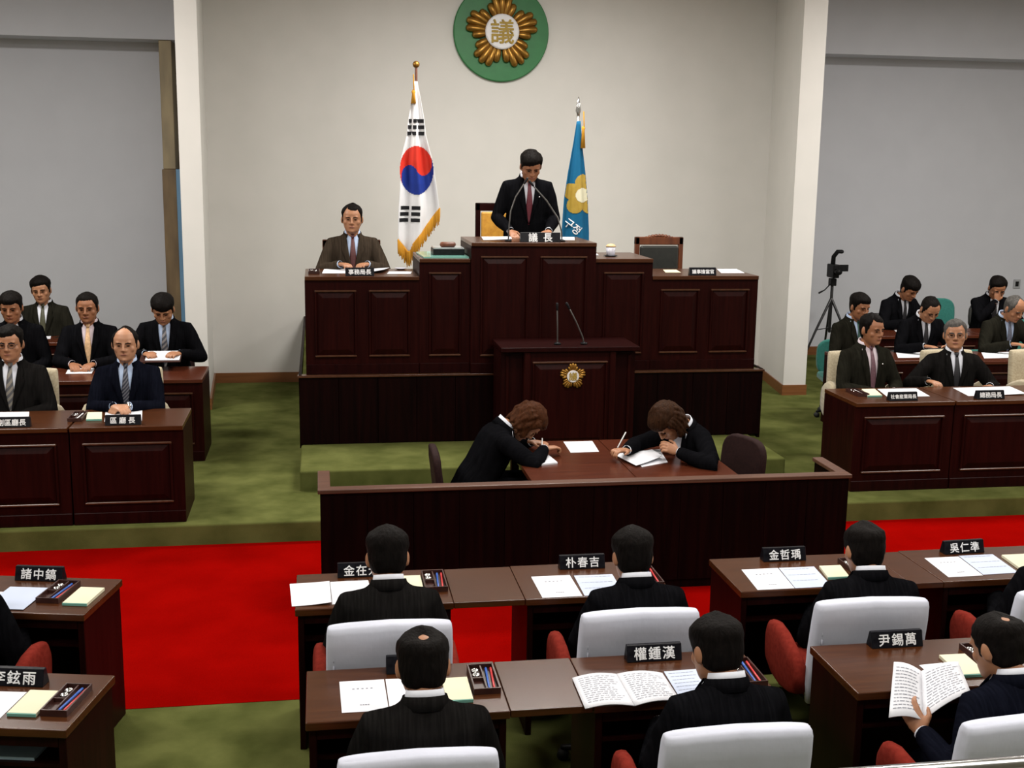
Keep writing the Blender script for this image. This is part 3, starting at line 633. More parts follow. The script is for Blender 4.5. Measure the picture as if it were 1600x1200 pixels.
    if face:
        for sx in (-1, 1):
            yE = .0805
            obj('eye', X(MB().ball((sx*.031, yE, .0), (.0135, .006, .0042), 10, 6), Hm), 'hair_black', R, smooth=True)
            obj('eyebrow', X(MB().tube([(sx*.015, .091, .017), (sx*.032, .0915, .022), (sx*.050, .078, .016)], [.0035, .0042, .0025], 6), Hm), hairm, R, smooth=True)
        obj('lips', X(MB().ball((0, .0925, -.062), (.022, .0045, .0042), 10, 6), Hm), 'lip', R, smooth=True)
        if glasses:
            G = MB()
            for sx in (-1, 1):
                ring = [V((sx*.033+.024*cos(2*pi*i/16), .098-.012*abs(cos(2*pi*i/16) if sx*cos(2*pi*i/16) > 0 else 0), .0+.017*sin(2*pi*i/16))) for i in range(17)]
                G.tube(ring, .0016, 6, rnd=False); G.tube([(sx*.057, .086, .004), (sx*.082, -.01, .006)], .0016, 6)
            G.tube([(-.010, .099, .003), (.010, .099, .003)], .0016, 6)
            obj('glasses', X(G, Hm), 'metal_dark', R, smooth=True)
    # legs
    if legs:
        tr = MB().ball((0, .01, hip+.0), (.165, .13, .10), 16, 8)
        sh = []
        for sx in (-1, 1):
            if stand: pts, fz = [(sx*.08, 0, hip-.02), (sx*.09, .02, hip*.52), (sx*.095, -.01, .10)], -.01
            else: pts, fz = [(sx*.08, .02, hip-.01), (sx*.11, .38, hip+.0), (sx*.115, .44, hip-.06), (sx*.115, .43, hip*.5), (sx*.115, .40, .09)], .40
            tr.tube(pts, [.088, .066, .07, .056, .05][:len(pts)] if not stand else [.09, .066, .055], 14, rnd=not stand)
            sh.append(MB().rings([[V((sx*.115+(.04*w_)*cos(2*pi*j/12), fz+y, max(.0, .005+h+h*sin(2*pi*j/12)))) for j in range(12)] for y, w_, h in ((-.07, .6, .03), (-.05, .95, .05), (.03, 1, .05), (.12, 1.15, .033), (.18, .95, .024), (.21, .4, .014))]))
        link('trousers', bake(tr, suit, .015, 3), R)
        for q in sh: obj('shoe', q, 'shoe_black', R, smooth=True)
    return R
# ------------------------------------------------------------------ who sits where
HS = dict(front=.066, th=.016)
OF = 'seated officials in dark suits'
lap = dict(wr=(.10, .30, .63), wl=(-.10, .30, .63))
desk = dict(wr=(.13, .40, .77), wl=(-.13, .40, .77))
# left block (facing the members, -Y)
person('left-edge official in glasses and striped grey tie, front row', (-2.37, 9.60, PLAT), pi, 1.10, hip=.50, lean=2, head=(0, 2, 0), suit='suit_charcoal', tie='tie_grey', hair=dict(front=.07, th=.014, recede=.01), hairm='hair_black', glasses=True, group=OF, **lap)
person('bald official with clasped hands and dotted dark tie, left block front', (-1.51, 9.60, PLAT), pi, 1.10, hip=.49, lean=4, head=(0, 0, 0), suit='suit_navy', shirt='shirt_blue', tie='tie_dotted', hair=dict(front=.098, th=.007, recede=.01, bald=.8), skin='skin_pale', wr=(.055, .385, .705), wl=(-.06, .37, .70), hr=((-.7, .6, -.05), (0, .2, 1)), hl=((.8, .5, -.05), (0, .2, 1)), watch=True, group=OF)
person('second-row official with short hair at left edge looking down', (-2.79, 11.5, PLAT), pi, 1.10, hip=.57, lean=8, head=(0, 10, 0), suit='suit_black', tie='tie_black', hair=HS, skin='skin_tan', group=OF, **lap)
person('official in peach tie with hands on a white sheet', (-2.13, 11.5, PLAT), pi, 1.10, hip=.55, lean=6, head=(0, 4, 0), suit='suit_black', shirt='shirt_pink', tie='tie_peach', hair=dict(front=.066, th=.010), skin='skin_tan', wr=(.09, .40, .72), wl=(-.09, .40, .72), hr=((-.35, .9, -.1), (0, .1, 1)), hl=((.35, .9, -.1), (0, .1, 1)), group=OF)
person('official reading a held folder beside the pier, striped tie', (-1.44, 11.5, PLAT), pi, 1.10, hip=.58, lean=10, head=(0, 26, 0), suit='suit_black', shirt='shirt_blue', tie='tie_stripe', hair=dict(front=.05, th=.022), skin='skin', wr=(.14, .36, .79), wl=(-.15, .36, .79), hr=((-.5, .85, .1), (.3, 0, 1)), hl=((.5, .85, .1), (-.3, 0, 1)), vz=.05, group=OF)
person('rearmost left official before the recess wall, olive tie', (-2.93, 13.35, PLAT), pi, 1.10, hip=.52, lean=4, head=(0, 6, 4), suit='suit_olive', tie='tie_olive', hair=dict(front=.058, th=.022), skin='skin', group=OF, **lap)
# right block
person('right official in mauve tie and lapel badge, nearest the aisle', (4.86, 9.95, PLAT), pi-rad(-8), 1.10, hip=.50, lean=3, head=(14, 4, 0), suit='suit_olive', shirt='shirt_pink', tie='tie_mauve', hair=dict(front=.078, th=.012, recede=.012), skin='skin_tan', badge=True, vz=.02, group=OF, **lap)
person('grey-haired official in glasses glancing up to his right', (5.73, 9.97, PLAT), pi-rad(10), 1.10, hip=.44, lean=5, head=(-16, -6, 3), suit='suit_charcoal', tie='tie_black', hair=dict(front=.076, th=.012, recede=.008), hairm='hair_grey', glasses=True, group=OF, wr=(.30, .33, .70), wl=(-.22, .30, .66))
person('official in green tie seated by the camera tripod', (5.52, 11.68, PLAT), pi-rad(-15), 1.08, hip=.53, lean=6, head=(4, 12, 0), suit='suit_olive', shirt='shirt_blue', tie='tie_green', hair=dict(front=.05, th=.02), skin='skin_tan', group=OF, **lap)
person('balding man with head bowed over documents, right block', (6.28, 11.68, PLAT), pi, 1.08, hip=.56, lean=14, head=(0, 30, 0), suit='suit_black', tie='tie_black', hair=dict(front=.092, th=.007, bald=.6), group=OF, **desk)
person('grey-suited balding man reading with hand on document', (7.21, 11.68, PLAT), pi-rad(-6), 1.10, hip=.53, lean=14, head=(8, 24, 0), suit='suit_olive', shirt='shirt_blue', tie='tie_slate', hair=dict(front=.095, th=.007, bald=.7), hairm='hair_grey', group=OF, wr=(.15, .40, .77), wl=(-.12, .44, .75))
person('rear man bending forward with full black hair, right block', (6.9, 13.45, PLAT), pi-rad(-12), 1.10, hip=.56, lean=16, head=(8, 26, 0), suit='suit_black', tie='tie_black', hair=dict(front=.05, th=.024), skin='skin_tan', group=OF, **desk)
person('rear man covering his mouth with a hand, far right', (8.15, 13.45, PLAT), pi-rad(8), 1.10, hip=.56, lean=14, head=(-4, 26, 0), suit='suit_black', tie='tie_black', hair=dict(front=.065, th=.016), skin='skin_tan', glasses=True, group=OF, wr=(.04, .30, .97), wl=(-.15, .40, .76), hr=((-.1, -.1, 1), (0, 1, .1)), pole=(.8, .1, -.9))
# dais
person('clerk in grey-brown suit seated on the dais', (.31, 11.33, .95), pi, 1.08, hip=.61, lean=2, head=(-4, 2, 0), suit='suit_brown', shirt='shirt_blue', tie='tie_red', hair=dict(front=.086, th=.012, recede=.012), wr=(.12, .32, .84), wl=(-.12, .32, .84))
person('standing speaker in black suit bowing his head at the desk', (1.98, 11.42, 1.2), pi, 1.10, hip=.87, lean=13, head=(2, 26, 0), suit='suit_black', shirt='shirt_white', tie='tie_maroon', hair=dict(front=.058, th=.02, rough=.006), skin='skin_tan', stand=True, wr=(.19, .31, .885), wl=(-.15, .32, .885), hr=((-.3, .9, -.45), (0, .4, .9)), hl=((.3, .9, -.45), (0, .4, .9)), badge=True, vz=.10, pole=(.45, -1, .2), vox=.006)
# scribes
person('woman scribe at left in black jacket, writing, chestnut hair', (1.06, 8.22, 0), -pi/2+rad(4), 1.06, hip=.47, lean=30, head=(0, 52, 0), suit='suit_black', tie=None, hair=dict(front=.045, th=.030, nape=-.10, side=-.07, rough=.006), hairm='hair_auburn', woman=True, wr=(.13, .47, .735), wl=(-.10, .44, .735), hr=((-.15, .9, .05), (0, -.2, 1)), hl=((.45, .8, -.05), (0, 0, 1)), curl=38, vox=.005, pole=(1, -.2, -.3))
person('woman scribe at right in black jacket holding papers, dark brown hair', (2.80, 8.15, 0), pi/2+rad(22), 1.06, hip=.47, lean=28, head=(0, 44, 0), suit='suit_black', tie=None, hair=dict(front=.045, th=.030, nape=-.10, side=-.07, rough=.006), hairm='hair_brown', woman=True, wr=(.10, .62, .745), wl=(-.16, .38, .755), hr=((-.1, .9, .1), (0, -.2, 1)), hl=((.2, .7, .35), (-.7, .2, .5)), curl=38, vox=.005, pole=(1, -.2, -.3))
# members, seen from behind (+Y)
MG = 'members seen from behind'
mem = dict(face=False, group=MG, pole=(.45, -.5, -.7), wr=(.15, .33, .60), wl=(-.15, .33, .60), neck=.412)
person('member in pinstriped black suit seated beside the red aisle', (.285, 5.06, 0), 0, 1.04, hip=.42, lean=8, head=(0, 12, 0), suit='suit_charcoal', hair=dict(front=.06, th=.020, nape=-.07), **mem)
person('member with dense black hair before the barrier, front row', (1.445, 5.06, 0), 0, 1.04, hip=.378, lean=9, head=(3, 12, 0), suit='suit_black', hair=dict(front=.06, th=.018, nape=-.075), **mem)
person('member with a thinning parting at the barrier corner', (2.61, 5.06, 0), rad(-5), 1.04, hip=.362, lean=9, head=(8, 14, 0), suit='suit_black', hair=dict(front=.06, th=.015, nape=-.08, spot=.55), **mem)
person('member cut by the right edge, front row, only a shoulder', (3.62, 5.06, 0), 0, 1.04, hip=.40, lean=8, head=(0, 8, 0), suit='suit_black', hair=dict(front=.06, th=.016), **mem)
person('front-row member cut by the left edge, sleeve only', (-1.66, 5.30, 0), ROT_L, 1.04, hip=.41, lean=8, head=(0, 10, 0), suit='suit_black', hair=dict(front=.06, th=.016), **mem)
person('member with a bald crown spot and white collar, second row', (.345, 3.87, 0), 0, 1.04, hip=.415, lean=8, head=(0, 14, 0), suit='suit_charcoal', hair=dict(front=.06, th=.015, nape=-.072, spot=.85), **mem)
person('member with thick hair turned towards the open booklet', (1.475, 3.87, 0), rad(3), 1.04, hip=.41, lean=10, head=(14, 14, 0), suit='suit_black', hair=dict(front=.06, th=.017, nape=-.07, spot=.25), **mem)
m2 = dict(mem); m2.update(wl=(-.30, .17, .61), hl=((-.1, .6, .5), (-.7, -.4, .4)))
person('balding member holding up an open booklet, lower right', (2.62, 3.82, 0), rad(6), 1.04, hip=.385, lean=10, head=(16, 18, 0), suit='suit_navy', hair=dict(front=.07, th=.012, nape=-.072, spot=.82), **m2)
# ------------------------------------------------------------------ things on the desks
def sheet(label, c4, z, m='paper_white', th=.002, name='document', cat='paper', group=None, lines=0, title=False, curl=0, parts=True):
    """c4: far-left, far-right, near-right, near-left corners in plan"""
    A, B, C_, D = [V((*p, z)) for p in c4]; n = 6; g = []
    P = lambda u, v_: A.lerp(B, u).lerp(D.lerp(C_, u), v_)
    org = P(.5, .5); T0 = lambda p: p-org
    lift = lambda u, v_: curl*(u*u)*(.4+.6*v_) if curl > 0 else (-curl)*sin(pi*u)*.7
    mb = MB(); top = [[T0(P(i/n, j/n))+V((0, 0, th+lift(i/n, j/n))) for i in range(n+1)] for j in range(n+1)]
    bot = [[T0(P(i/n, j/n))+V((0, 0, .0003+lift(i/n, j/n))) for i in range(n+1)] for j in range(n+1)]
    mb.grid(top); mb.grid(bot); k = n+1
    e = [(0, i) for i in range(n)]+[(j, n) for j in range(n)]+[(n, n-i) for i in range(n)]+[(n-j, 0) for j in range(n)]
    o = len(mb.v); mb.add([top[j][i] for j, i in e]+[bot[j][i] for j, i in e], [(q, (q+1) % len(e), len(e)+(q+1) % len(e), len(e)+q) for q in range(len(e))])
    S_ = obj(name, mb, m, loc=org); tag(S_, label, cat, group)
    if lines or title:
        q = MB(); rnd = random.Random(len(label)*7+lines)
        def ln(v_, u0, u1, w_):
            a = T0(P(u0, v_)); b = T0(P(u1, v_)); c = T0(P(u1, v_+w_)); d_ = T0(P(u0, v_+w_)); up = V((0, 0, th+.0008))
            q.add([a+up+V((0, 0, lift(u0, v_))), b+up+V((0, 0, lift(u1, v_))), c+up+V((0, 0, lift(u1, v_+w_))), d_+up+V((0, 0, lift(u0, v_+w_)))], [(0, 1, 2, 3)])
        for i in range(lines):
            u = .10; v_ = .09+.84*i/lines
            while u < .78+.12*rnd.random():
                w_ = .05+.09*rnd.random(); ln(v_, u, min(.92, u+w_), .012); u += w_+.02
        if title:
            for i in range(5): ln(.26, .27+i*.10, .27+i*.10+.05, .03)
            for i in range(4): ln(.78, .40+i*.055, .40+i*.055+.04, .03)
        T_ = obj('printed_text', q, 'ink_grey', S_); T_['kind'] = 'stuff'
    return S_
def ctr(c4): return (sum(p[0] for p in c4)/4, sum(p[1] for p in c4)/4)
def notepad(label, c4, z, group='cream notepads'):
    t = sheet(label, c4, z, 'paper_cream', .014, 'notepad', 'notepad', group)
    A, B, C_, D = [V((*p, 0)) for p in c4]; o = V((*ctr(c4), 0)); mb = MB(); e = .005
    cs = [D-o, C_-o]; dn = ((D-A).normalized()*.006)
    mb.add([cs[0]+dn*.1+V((0, 0, .001)), cs[1]+dn*.1+V((0, 0, .001)), cs[1]+dn+V((0, 0, .001)), cs[0]+dn+V((0, 0, .001)), cs[0]+dn*.1+V((0, 0, .013)), cs[1]+dn*.1+V((0, 0, .013)), cs[1]+dn+V((0, 0, .013)), cs[0]+dn+V((0, 0, .013))], [(0, 1, 2, 3), (4, 5, 6, 7), (0, 1, 5, 4), (1, 2, 6, 5), (2, 3, 7, 6), (3, 0, 4, 7)])
    obj('teal_binding', mb, 'pad_teal', t); return t
def tray(where, c4, z, pens=('pen_blue', 'pen_red'), k=1.0):
    A, B, C_, D = [V((*p, 0)) for p in c4]; o = V((*ctr(c4), z)); ux = ((B-A)+(C_-D)).normalized(); uy = ux.orthogonal(); uy = V((-ux.y, ux.x, 0)); rz = math.atan2(ux.y, ux.x)
    w_ = ((B-A).length+(C_-D).length)/4*.98; l = min(.125, ((A-D).length+(B-C_).length)/4)
    t = thing('pen_tray', 'dark brown compartment pen tray '+where, 'tray', o, rz, 'desk pen trays')
    obj('base', MB().bx(-w_, w_, -l, l, 0, .006), 'tray_brown', t)
    for a in ((-w_, w_, l-.006, l), (-w_, w_, -l, -l+.006), (-w_, -w_+.006, -l+.006, l-.006), (w_-.006, w_, -l+.006, l-.006)): obj('rim', MB().bx(*a, .006, .026), 'tray_brown', t)
    obj('divider', MB().bx(-.003, .003, -l+.006, l-.006, .006, .022), 'tray_brown', t); obj('divider', MB().bx(-w_+.006, -.003, -.01, -.004, .006, .022), 'tray_brown', t)
    for i in range(2): obj('coaster_ring', MB().lathe((-w_*.5, l*.3+i*l*.35-.0, .006), [(.016, 0), (.016, .012), (.011, .012), (.011, .002)], 12), 'chrome', t, smooth=True)
    for i, pm in enumerate(pens):
        cn = {'pen_blue': 'blue', 'pen_red': 'red', 'pen_white': 'white'}[pm]
        p = thing('pen', f'{cn} pen in the tray '+where, 'pen', o+ux*(w_*(.30+.38*i))+V((0, 0, .014)), rz-.06, 'pens in the desk trays')
        obj('barrel', MB().tube([(0, -l*.75, 0), (0, l*.5, 0)], .0048, 8), pm, p, smooth=True); obj('cap', MB().tube([(0, l*.5, 0), (0, l*.8, 0)], .0054, 8), pm, p, smooth=True)
    return t
def plate(body, label, x, y, z, rz=0, w_=.24, h=.07, size=.057):
    mb = MB(); a = w_/2
    mb.prism([(-.032, 0), (.032, 0), (.010, h), (-.010, h)], -a, a, 'X'); t = obj('nameplate', mb, 'plate_black', loc=(x, y, z), bevel=.002, seg=1); t.rotation_euler = (0, 0, rz)
    tag(t, label, 'nameplate', 'black desk nameplates')
    if not body.strip(): return t
    L = link('lettering', text_mesh(body, size, 'lettering_white', bold=size*.014, space=1.0 if len(body) > 3 else 1.18), t); sl = math.atan2(.022, h)
    L.location = (0, -.0215, h/2); L.rotation_euler = (pi/2-sl, 0, 0)
    wd = L.dimensions.x
    return t
Zm = .7205
# members' desks
sheet('overlapping white sheet on the far left front-row desk', [(-1.635, 5.79), (-1.44, 5.748), (-1.50, 5.47), (-1.695, 5.51)], Zm, group='documents on the desks')
sheet('upper bluish sheet on the far left front-row desk', [(-1.52, 5.83), (-1.325, 5.79), (-1.386, 5.51), (-1.58, 5.55)], Zm+.003, 'paper_blue', group='documents on the desks')
notepad('cream notepad on the far left front-row desk', [(-1.176, 5.76), (-1.06, 5.735), (-1.105, 5.53), (-1.22, 5.555)], Zm)
tray('on the far left front-row desk', [(-1.30, 5.85), (-1.19, 5.825), (-1.24, 5.575), (-1.35, 5.60)], Zm)
DG = 'documents on the desks'
sheet('left page of open document jutting over the aisle desk edge', [(-.172, 5.711), (.024, 5.715), (.03, 5.406), (-.155, 5.405)], Zm, group=DG, curl=.012)
sheet('right page of open document on the aisle desk', [(.027, 5.715), (.216, 5.719), (.231, 5.415), (.033, 5.406)], Zm, group=DG)
notepad('cream notepad beside the tray on the aisle desk', [(.375, 5.728), (.479, 5.728), (.479, 5.56), (.375, 5.56)], Zm)
tray('on the front-row desk by the red aisle', [(.487, 5.765), (.602, 5.765), (.598, 5.515), (.483, 5.515)], Zm)
sheet('white title sheet on the centre front-row desk', [(1.041, 5.668), (1.242, 5.668), (1.243, 5.368), (1.044, 5.368)], Zm, group=DG, title=True)
sheet('bluish sheet before the member at the centre front row', [(1.262, 5.657), (1.463, 5.655), (1.453, 5.37), (1.254, 5.37)], Zm, 'paper_blue', group=DG, lines=3)
tray('on the centre front-row desk by the gap', [(1.57, 5.70), (1.685, 5.70), (1.68, 5.45), (1.565, 5.45)], Zm)
sheet('white title sheet on the desk below the barrier corner', [(2.154, 5.641), (2.354, 5.641), (2.324, 5.342), (2.13, 5.342)], Zm, group=DG, title=True)
sheet('bluish sheet on the desk below the barrier corner', [(2.36, 5.642), (2.555, 5.640), (2.523, 5.345), (2.328, 5.342)], Zm, 'paper_blue', group=DG, lines=3)
notepad('cream notepad on the desk below the barrier corner', [(2.573, 5.616), (2.69, 5.614), (2.662, 5.445), (2.545, 5.445)], Zm)
tray('on the desk below the barrier corner', [(2.72, 5.69), (2.835, 5.69), (2.81, 5.45), (2.695, 5.45)], Zm)
sheet('white title sheet on the far right front-row desk', [(3.212, 5.698), (3.411, 5.700), (3.382, 5.402), (3.187, 5.398)], Zm, group=DG, title=True)
sheet('bluish sheet on the far right front-row desk', [(3.42, 5.711), (3.622, 5.714), (3.593, 5.42), (3.389, 5.412)], Zm, 'paper_blue', group=DG, lines=3)
notepad('cream notepad cut by the right photo edge', [(3.645, 5.665), (3.80, 5.668), (3.775, 5.44), (3.62, 5.437)], Zm)
sheet('white sheet on the lower left corner desk', [(-1.399, 4.652), (-1.165, 4.607), (-1.225, 4.328), (-1.455, 4.38)], Zm, group=DG)
notepad('cream notepad on the lower left corner desk', [(-1.15, 4.60), (-1.04, 4.577), (-1.082, 4.385), (-1.19, 4.408)], Zm)
tray('on the lower left corner desk', [(-1.02, 4.622), (-.915, 4.60), (-.966, 4.366), (-1.07, 4.39)], Zm)
sheet('blue-grey folder on the shelf of the lower left desk', [(-1.30, 4.56), (-1.06, 4.51), (-1.095, 4.37), (-1.33, 4.42)], .5505, 'paper_folder', .012, 'folder', 'folder')
sheet('white title sheet on the second-row centre-left desk', [(.052, 4.543), (.232, 4.543), (.236, 4.264), (.057, 4.264)], Zm, group=DG, title=True)
sheet('second white sheet hidden by the bald-spot member', [(.238, 4.543), (.42, 4.535), (.419, 4.256), (.24, 4.262)], Zm, group=DG)
notepad('cream notepad left of the tray on the second-row desk', [(.463, 4.497), (.567, 4.497), (.567, 4.295), (.463, 4.295)], Zm)
tray('on the second-row centre-left desk', [(.577, 4.592), (.687, 4.592), (.687, 4.354), (.577, 4.354)], Zm, ('pen_blue', 'pen_red'))
sheet('blue-grey folder on the shelf under the second-row centre-left desk', [(.45, 4.48), (.645, 4.48), (.645, 4.275), (.45, 4.275)], .5505, 'paper_folder', .012, 'folder', 'folder')
t = thing('booklet', 'open printed booklet lying on the second-row centre desk', 'booklet', (0, 0, 0))
def page(par, c, zs, m='paper_white', lines=13, seed=1):
    A, B, C_, D = [V((*p, q)) for p, q in zip(c, zs)]; P = lambda u, v_: A.lerp(B, u).lerp(D.lerp(C_, u), v_)+V((0, 0, .012*sin(pi*u)))
    o = obj('page', MB().grid([[P(i/8, j/6) for i in range(9)] for j in range(7)]), m, par, smooth=True, solid=.004)
    q = MB(); rnd = random.Random(seed)
    for i in range(lines):
        v_ = .10+.82*i/lines; u = .10
        while u < .70+.2*rnd.random():
            w_ = .05+.1*rnd.random(); e = min(.92, u+w_); up = V((0, 0, .0042)); q.add([P(u, v_)+up, P(e, v_)+up, P(e, v_+.013)+up, P(u, v_+.013)+up], [(0, 1, 2, 3)]); u += w_+.025
    p = obj('printed_text', q, 'ink_grey', o); p['kind'] = 'stuff'
page(t, [(.995, 4.445), (1.184, 4.46), (1.184, 4.168), (.987, 4.168)], (.726, .726, .726, .726), seed=3); page(t, [(1.186, 4.46), (1.376, 4.445), (1.375, 4.185), (1.186, 4.168)], (.726, .726, .726, .726), seed=4)
sheet('pale blue printed sheet beside the open booklet', [(1.39, 4.468), (1.531, 4.475), (1.512, 4.223), (1.383, 4.205)], Zm, 'paper_blue', group=DG, lines=7)
tray('by the right end of the second-row centre desk', [(1.66, 4.515), (1.775, 4.515), (1.77, 4.275), (1.655, 4.275)], Zm, ('pen_blue', 'pen_red'))
notepad('cream teal-bound notepad on the lower right desk', [(2.616, 4.454), (2.734, 4.452), (2.722, 4.252), (2.604, 4.254)], Zm)
tray('on the lower right desk beside the notepad', [(2.762, 4.535), (2.872, 4.535), (2.855, 4.30), (2.745, 4.30)], Zm)
sheet('white sheet tucked under the notepad on the lower right desk', [(2.49, 4.39), (2.60, 4.40), (2.60, 4.262), (2.49, 4.258)], Zm, group=DG)
t = thing('booklet', 'open printed booklet held up by the lower right member', 'booklet', (0, 0, 0))
page(t, [(2.29, 4.235), (2.405, 4.22), (2.30, 3.99), (2.165, 4.01)], (.815, .775, .68, .69), seed=5); page(t, [(2.406, 4.22), (2.575, 4.235), (2.505, 4.015), (2.30, 3.99)], (.775, .80, .775, .68), seed=6)
PL = [('諸中鎬', 'three-character black plate on the far left front desk', -1.40, 5.935, .72, ROT_L), ('金在元', 'black plate half hidden by the aisle member', .185, 5.80, .72, 0), ('朴春吉', 'three-character black plate on the centre front-row desk', 1.33, 5.785, .72, 0),
      ('金哲瑀', 'three-character black plate below the barrier corner', 2.436, 5.775, .72, 0), ('吳仁準', 'three-character black plate before the red carpet at right', 3.475, 5.775, .72, rad(3)), ('李鉉雨', 'three-character black plate on the lower left corner desk', -1.225, 4.70, .72, ROT_L),
      ('權鍾漢', 'three-character black plate above the open booklet', 1.382, 4.605, .72, 0), ('尹錫萬', 'three-character black plate on the lower right desk', 2.49, 4.61, .72, 0), ('○○○', 'black plate hidden behind the bald-spot member', .365, 4.62, .72, 0)]
for b, l, x, y, z, r in PL:
    plate(b if b != '○○○' else ' ', l, x, y, z, r)
for b, l, x, y, z, sz in (('副區廳長', 'four-character black plate at the left photo edge', -2.19, 8.74, .89, .05), ('區 廳 長', 'three-character black plate before the bald official', -1.425, 8.74, .89, .05), ('社會産業局長', 'six-character black plate before the official in mauve tie', 4.74, 8.965, .91, .038), ('總務局長', 'four-character black plate at the right edge desk', 5.52, 8.965, .91, .05),
                          ('事務局長', 'four-character black plate before the dais clerk', .345, 10.40, 1.81, .05), ('議事擔當官', 'shiny black plate on the right dais desk', 3.45, 10.40, 1.81, .042)):
    plate(b, l, x, y, z, 0, .25, .072, sz)
plate('議  長', 'large two-character black plate on the speaker desk', 1.93, 10.36, 2.11, 0, .36, .085, .085)
# officials' desks
OG = 'documents on the officials desks'
sheet('white sheets on the left edge official desk', [(-2.5, 9.25), (-2.19, 9.25), (-2.11, 8.86), (-2.42, 8.86)], .8905, group=OG)
sheet('white sheet before the bald official', [(-1.63, 9.22), (-1.36, 9.22), (-1.31, 8.84), (-1.575, 8.84)], .8905, group=OG)
notepad('cream notepad beside the bald official sheet', [(-1.745, 9.13), (-1.64, 9.13), (-1.60, 8.88), (-1.71, 8.88)], .8905)
tray('on the bald official desk', [(-1.86, 9.12), (-1.76, 9.12), (-1.72, 8.86), (-1.82, 8.86)], .8905, ('pen_white',))
sheet('lone white sheet under the hands of the peach-tie official', [(-2.27, 11.12), (-2.04, 11.12), (-2.02, 10.84), (-2.24, 10.84)], .9005, group=OG)
sheet('small sheet on the rearmost left desk', [(-3.01, 13.28), (-2.87, 13.28), (-2.82, 13.0), (-2.93, 13.0)], .9005, group=OG)
t = thing('folder', 'open dark folder held by the reading official near pier', 'folder', (-1.44, 11.03, 1.0)); 
obj('cover', MB().box((0, 0, .012), (.36, .24, .006), 0, rad(14)), 'tray_brown', t); obj('page', MB().box((.02, .01, .022), (.30, .21, .006), 0, rad(14)), 'paper_white', t)
sheet('wide white document before the mauve-tie official', [(4.76, 9.45), (5.12, 9.45), (5.06, 9.10), (4.68, 9.10)], .9105, group=OG)
notepad('cream notepad before the mauve-tie official', [(4.59, 9.40), (4.71, 9.40), (4.64, 9.12), (4.51, 9.12)], .9105)
tray('on the mauve-tie official desk', [(4.47, 9.38), (4.57, 9.38), (4.50, 9.14), (4.40, 9.14)], .9105, ('pen_white',))
sheet('wide white document before the official glancing up', [(5.46, 9.44), (6.0, 9.44), (5.93, 9.08), (5.40, 9.08)], .9105, group=OG, curl=.012)
sheet('white document on the second right desk near the aisle', [(5.93, 11.42), (6.33, 11.42), (6.2, 11.10), (5.79, 11.10)], .9005, group=OG)
sheet('white document under the hand of the grey-suited man', [(6.86, 11.36), (7.30, 11.36), (7.16, 11.0), (6.68, 11.0)], .9005, group=OG, curl=.01)
sheet('small white sheet on the rear right desk near bent man', [(6.75, 13.1), (6.92, 13.1), (6.84, 12.85), (6.67, 12.85)], .9005, group=OG)
sheet('small white sheet under the empty teal chair', [(7.33, 13.08), (7.53, 13.08), (7.44, 12.82), (7.24, 12.82)], .9005, group=OG)
t = thing('telephone', 'black telephone on the second right desk', 'telephone', (6.14, 11.06, .90), rad(10))
obj('body', MB().prism([(-.09, 0), (.09, 0), (.09, .03), (-.09, .07)], -.08, .08, 'X'), 'black_plastic', t, bevel=.006); obj('handset', MB().tube([(-.10, -.02, .075), (-.07, -.02, .09), (.07, -.02, .09), (.10, -.02, .075)], [.02, .016, .016, .02], 8), 'black_plastic', t, smooth=True)
# dais desks
sheet('white papers before the dais clerk', [(.04, 11.03), (.27, 11.03), (.25, 10.62), (.02, 10.62)], 1.8105, group='dais documents')
sheet('curling white document beside the dais clerk papers', [(.275, 11.03), (.64, 11.03), (.56, 10.62), (.255, 10.62)], 1.812, group='dais documents', curl=.03)
sheet('small white slip at the right end of the clerk desk', [(.62, 10.78), (.83, 10.78), (.80, 10.56), (.59, 10.56)], 1.8105, group='dais documents')
tray('on the dais clerk desk', [(-.10, 10.80), (.0, 10.80), (-.0, 10.55), (-.10, 10.55)], 1.8105, ('pen_white',))
t = obj('dish', MB().lathe((0, 0, 0), [(.03, 0), (.055, .012), (.06, .016), (.05, .012), (.01, .006)], 20), 'ceramic', smooth=True, loc=(.74, 10.98, 1.811)); tag(t, 'small white dish on the dais clerk desk', 'dish')
sheet('cream slip at the left end of the right dais desk', [(3.24, 10.95), (3.37, 10.95), (3.33, 10.66), (3.18, 10.66)], 1.8105, 'paper_cream', group='dais documents')
sheet('white sheet at the right end of the right dais desk', [(3.80, 11.02), (4.0, 11.02), (3.93, 10.60), (3.70, 10.60)], 1.8105, group='dais documents')
sheet('white script under the speaker right hand', [(1.50, 11.06), (1.78, 11.06), (1.72, 10.62), (1.46, 10.62)], 2.1105, group='dais documents', curl=.01)
sheet('white sheet right of the speaker plate', [(2.2, 11.06), (2.39, 11.06), (2.30, 10.62), (2.13, 10.62)], 2.1105, group='dais documents')
t = obj('glass_mat', MB().prism([(.90, 10.37), (1.30, 10.37), (1.30, 11.02), (.95, 11.02), (.88, 10.95)], 0, .012), 'glass_teal', loc=(0, 0, 1.966)); tag(t, 'green-tinted glass sheet under the gavel box', 'glass sheet')
t = thing('gavel_box', 'black gavel box with clear lid left of the speaker', 'box', (1.14, 10.66, 1.979))
obj('base', MB().bx(-.14, .14, -.12, .12, 0, .055), 'black_plastic', t, bevel=.004); obj('lid', MB().bx(-.135, .135, -.115, .115, .056, .066), 'clear_plastic', t)
obj('gavel_head', MB().tube([(-.05, -.02, .088), (.05, -.02, .088)], .024, 12), 'wood_chair', t, smooth=True); obj('gavel_handle', MB().tube([(0, -.02, .09), (-.02, .11, .085)], .009, 8), 'wood_chair', t, smooth=True)
t = thing('cup', 'lidded pale blue cup on the dais', 'cup', (2.64, 10.62, 1.966))
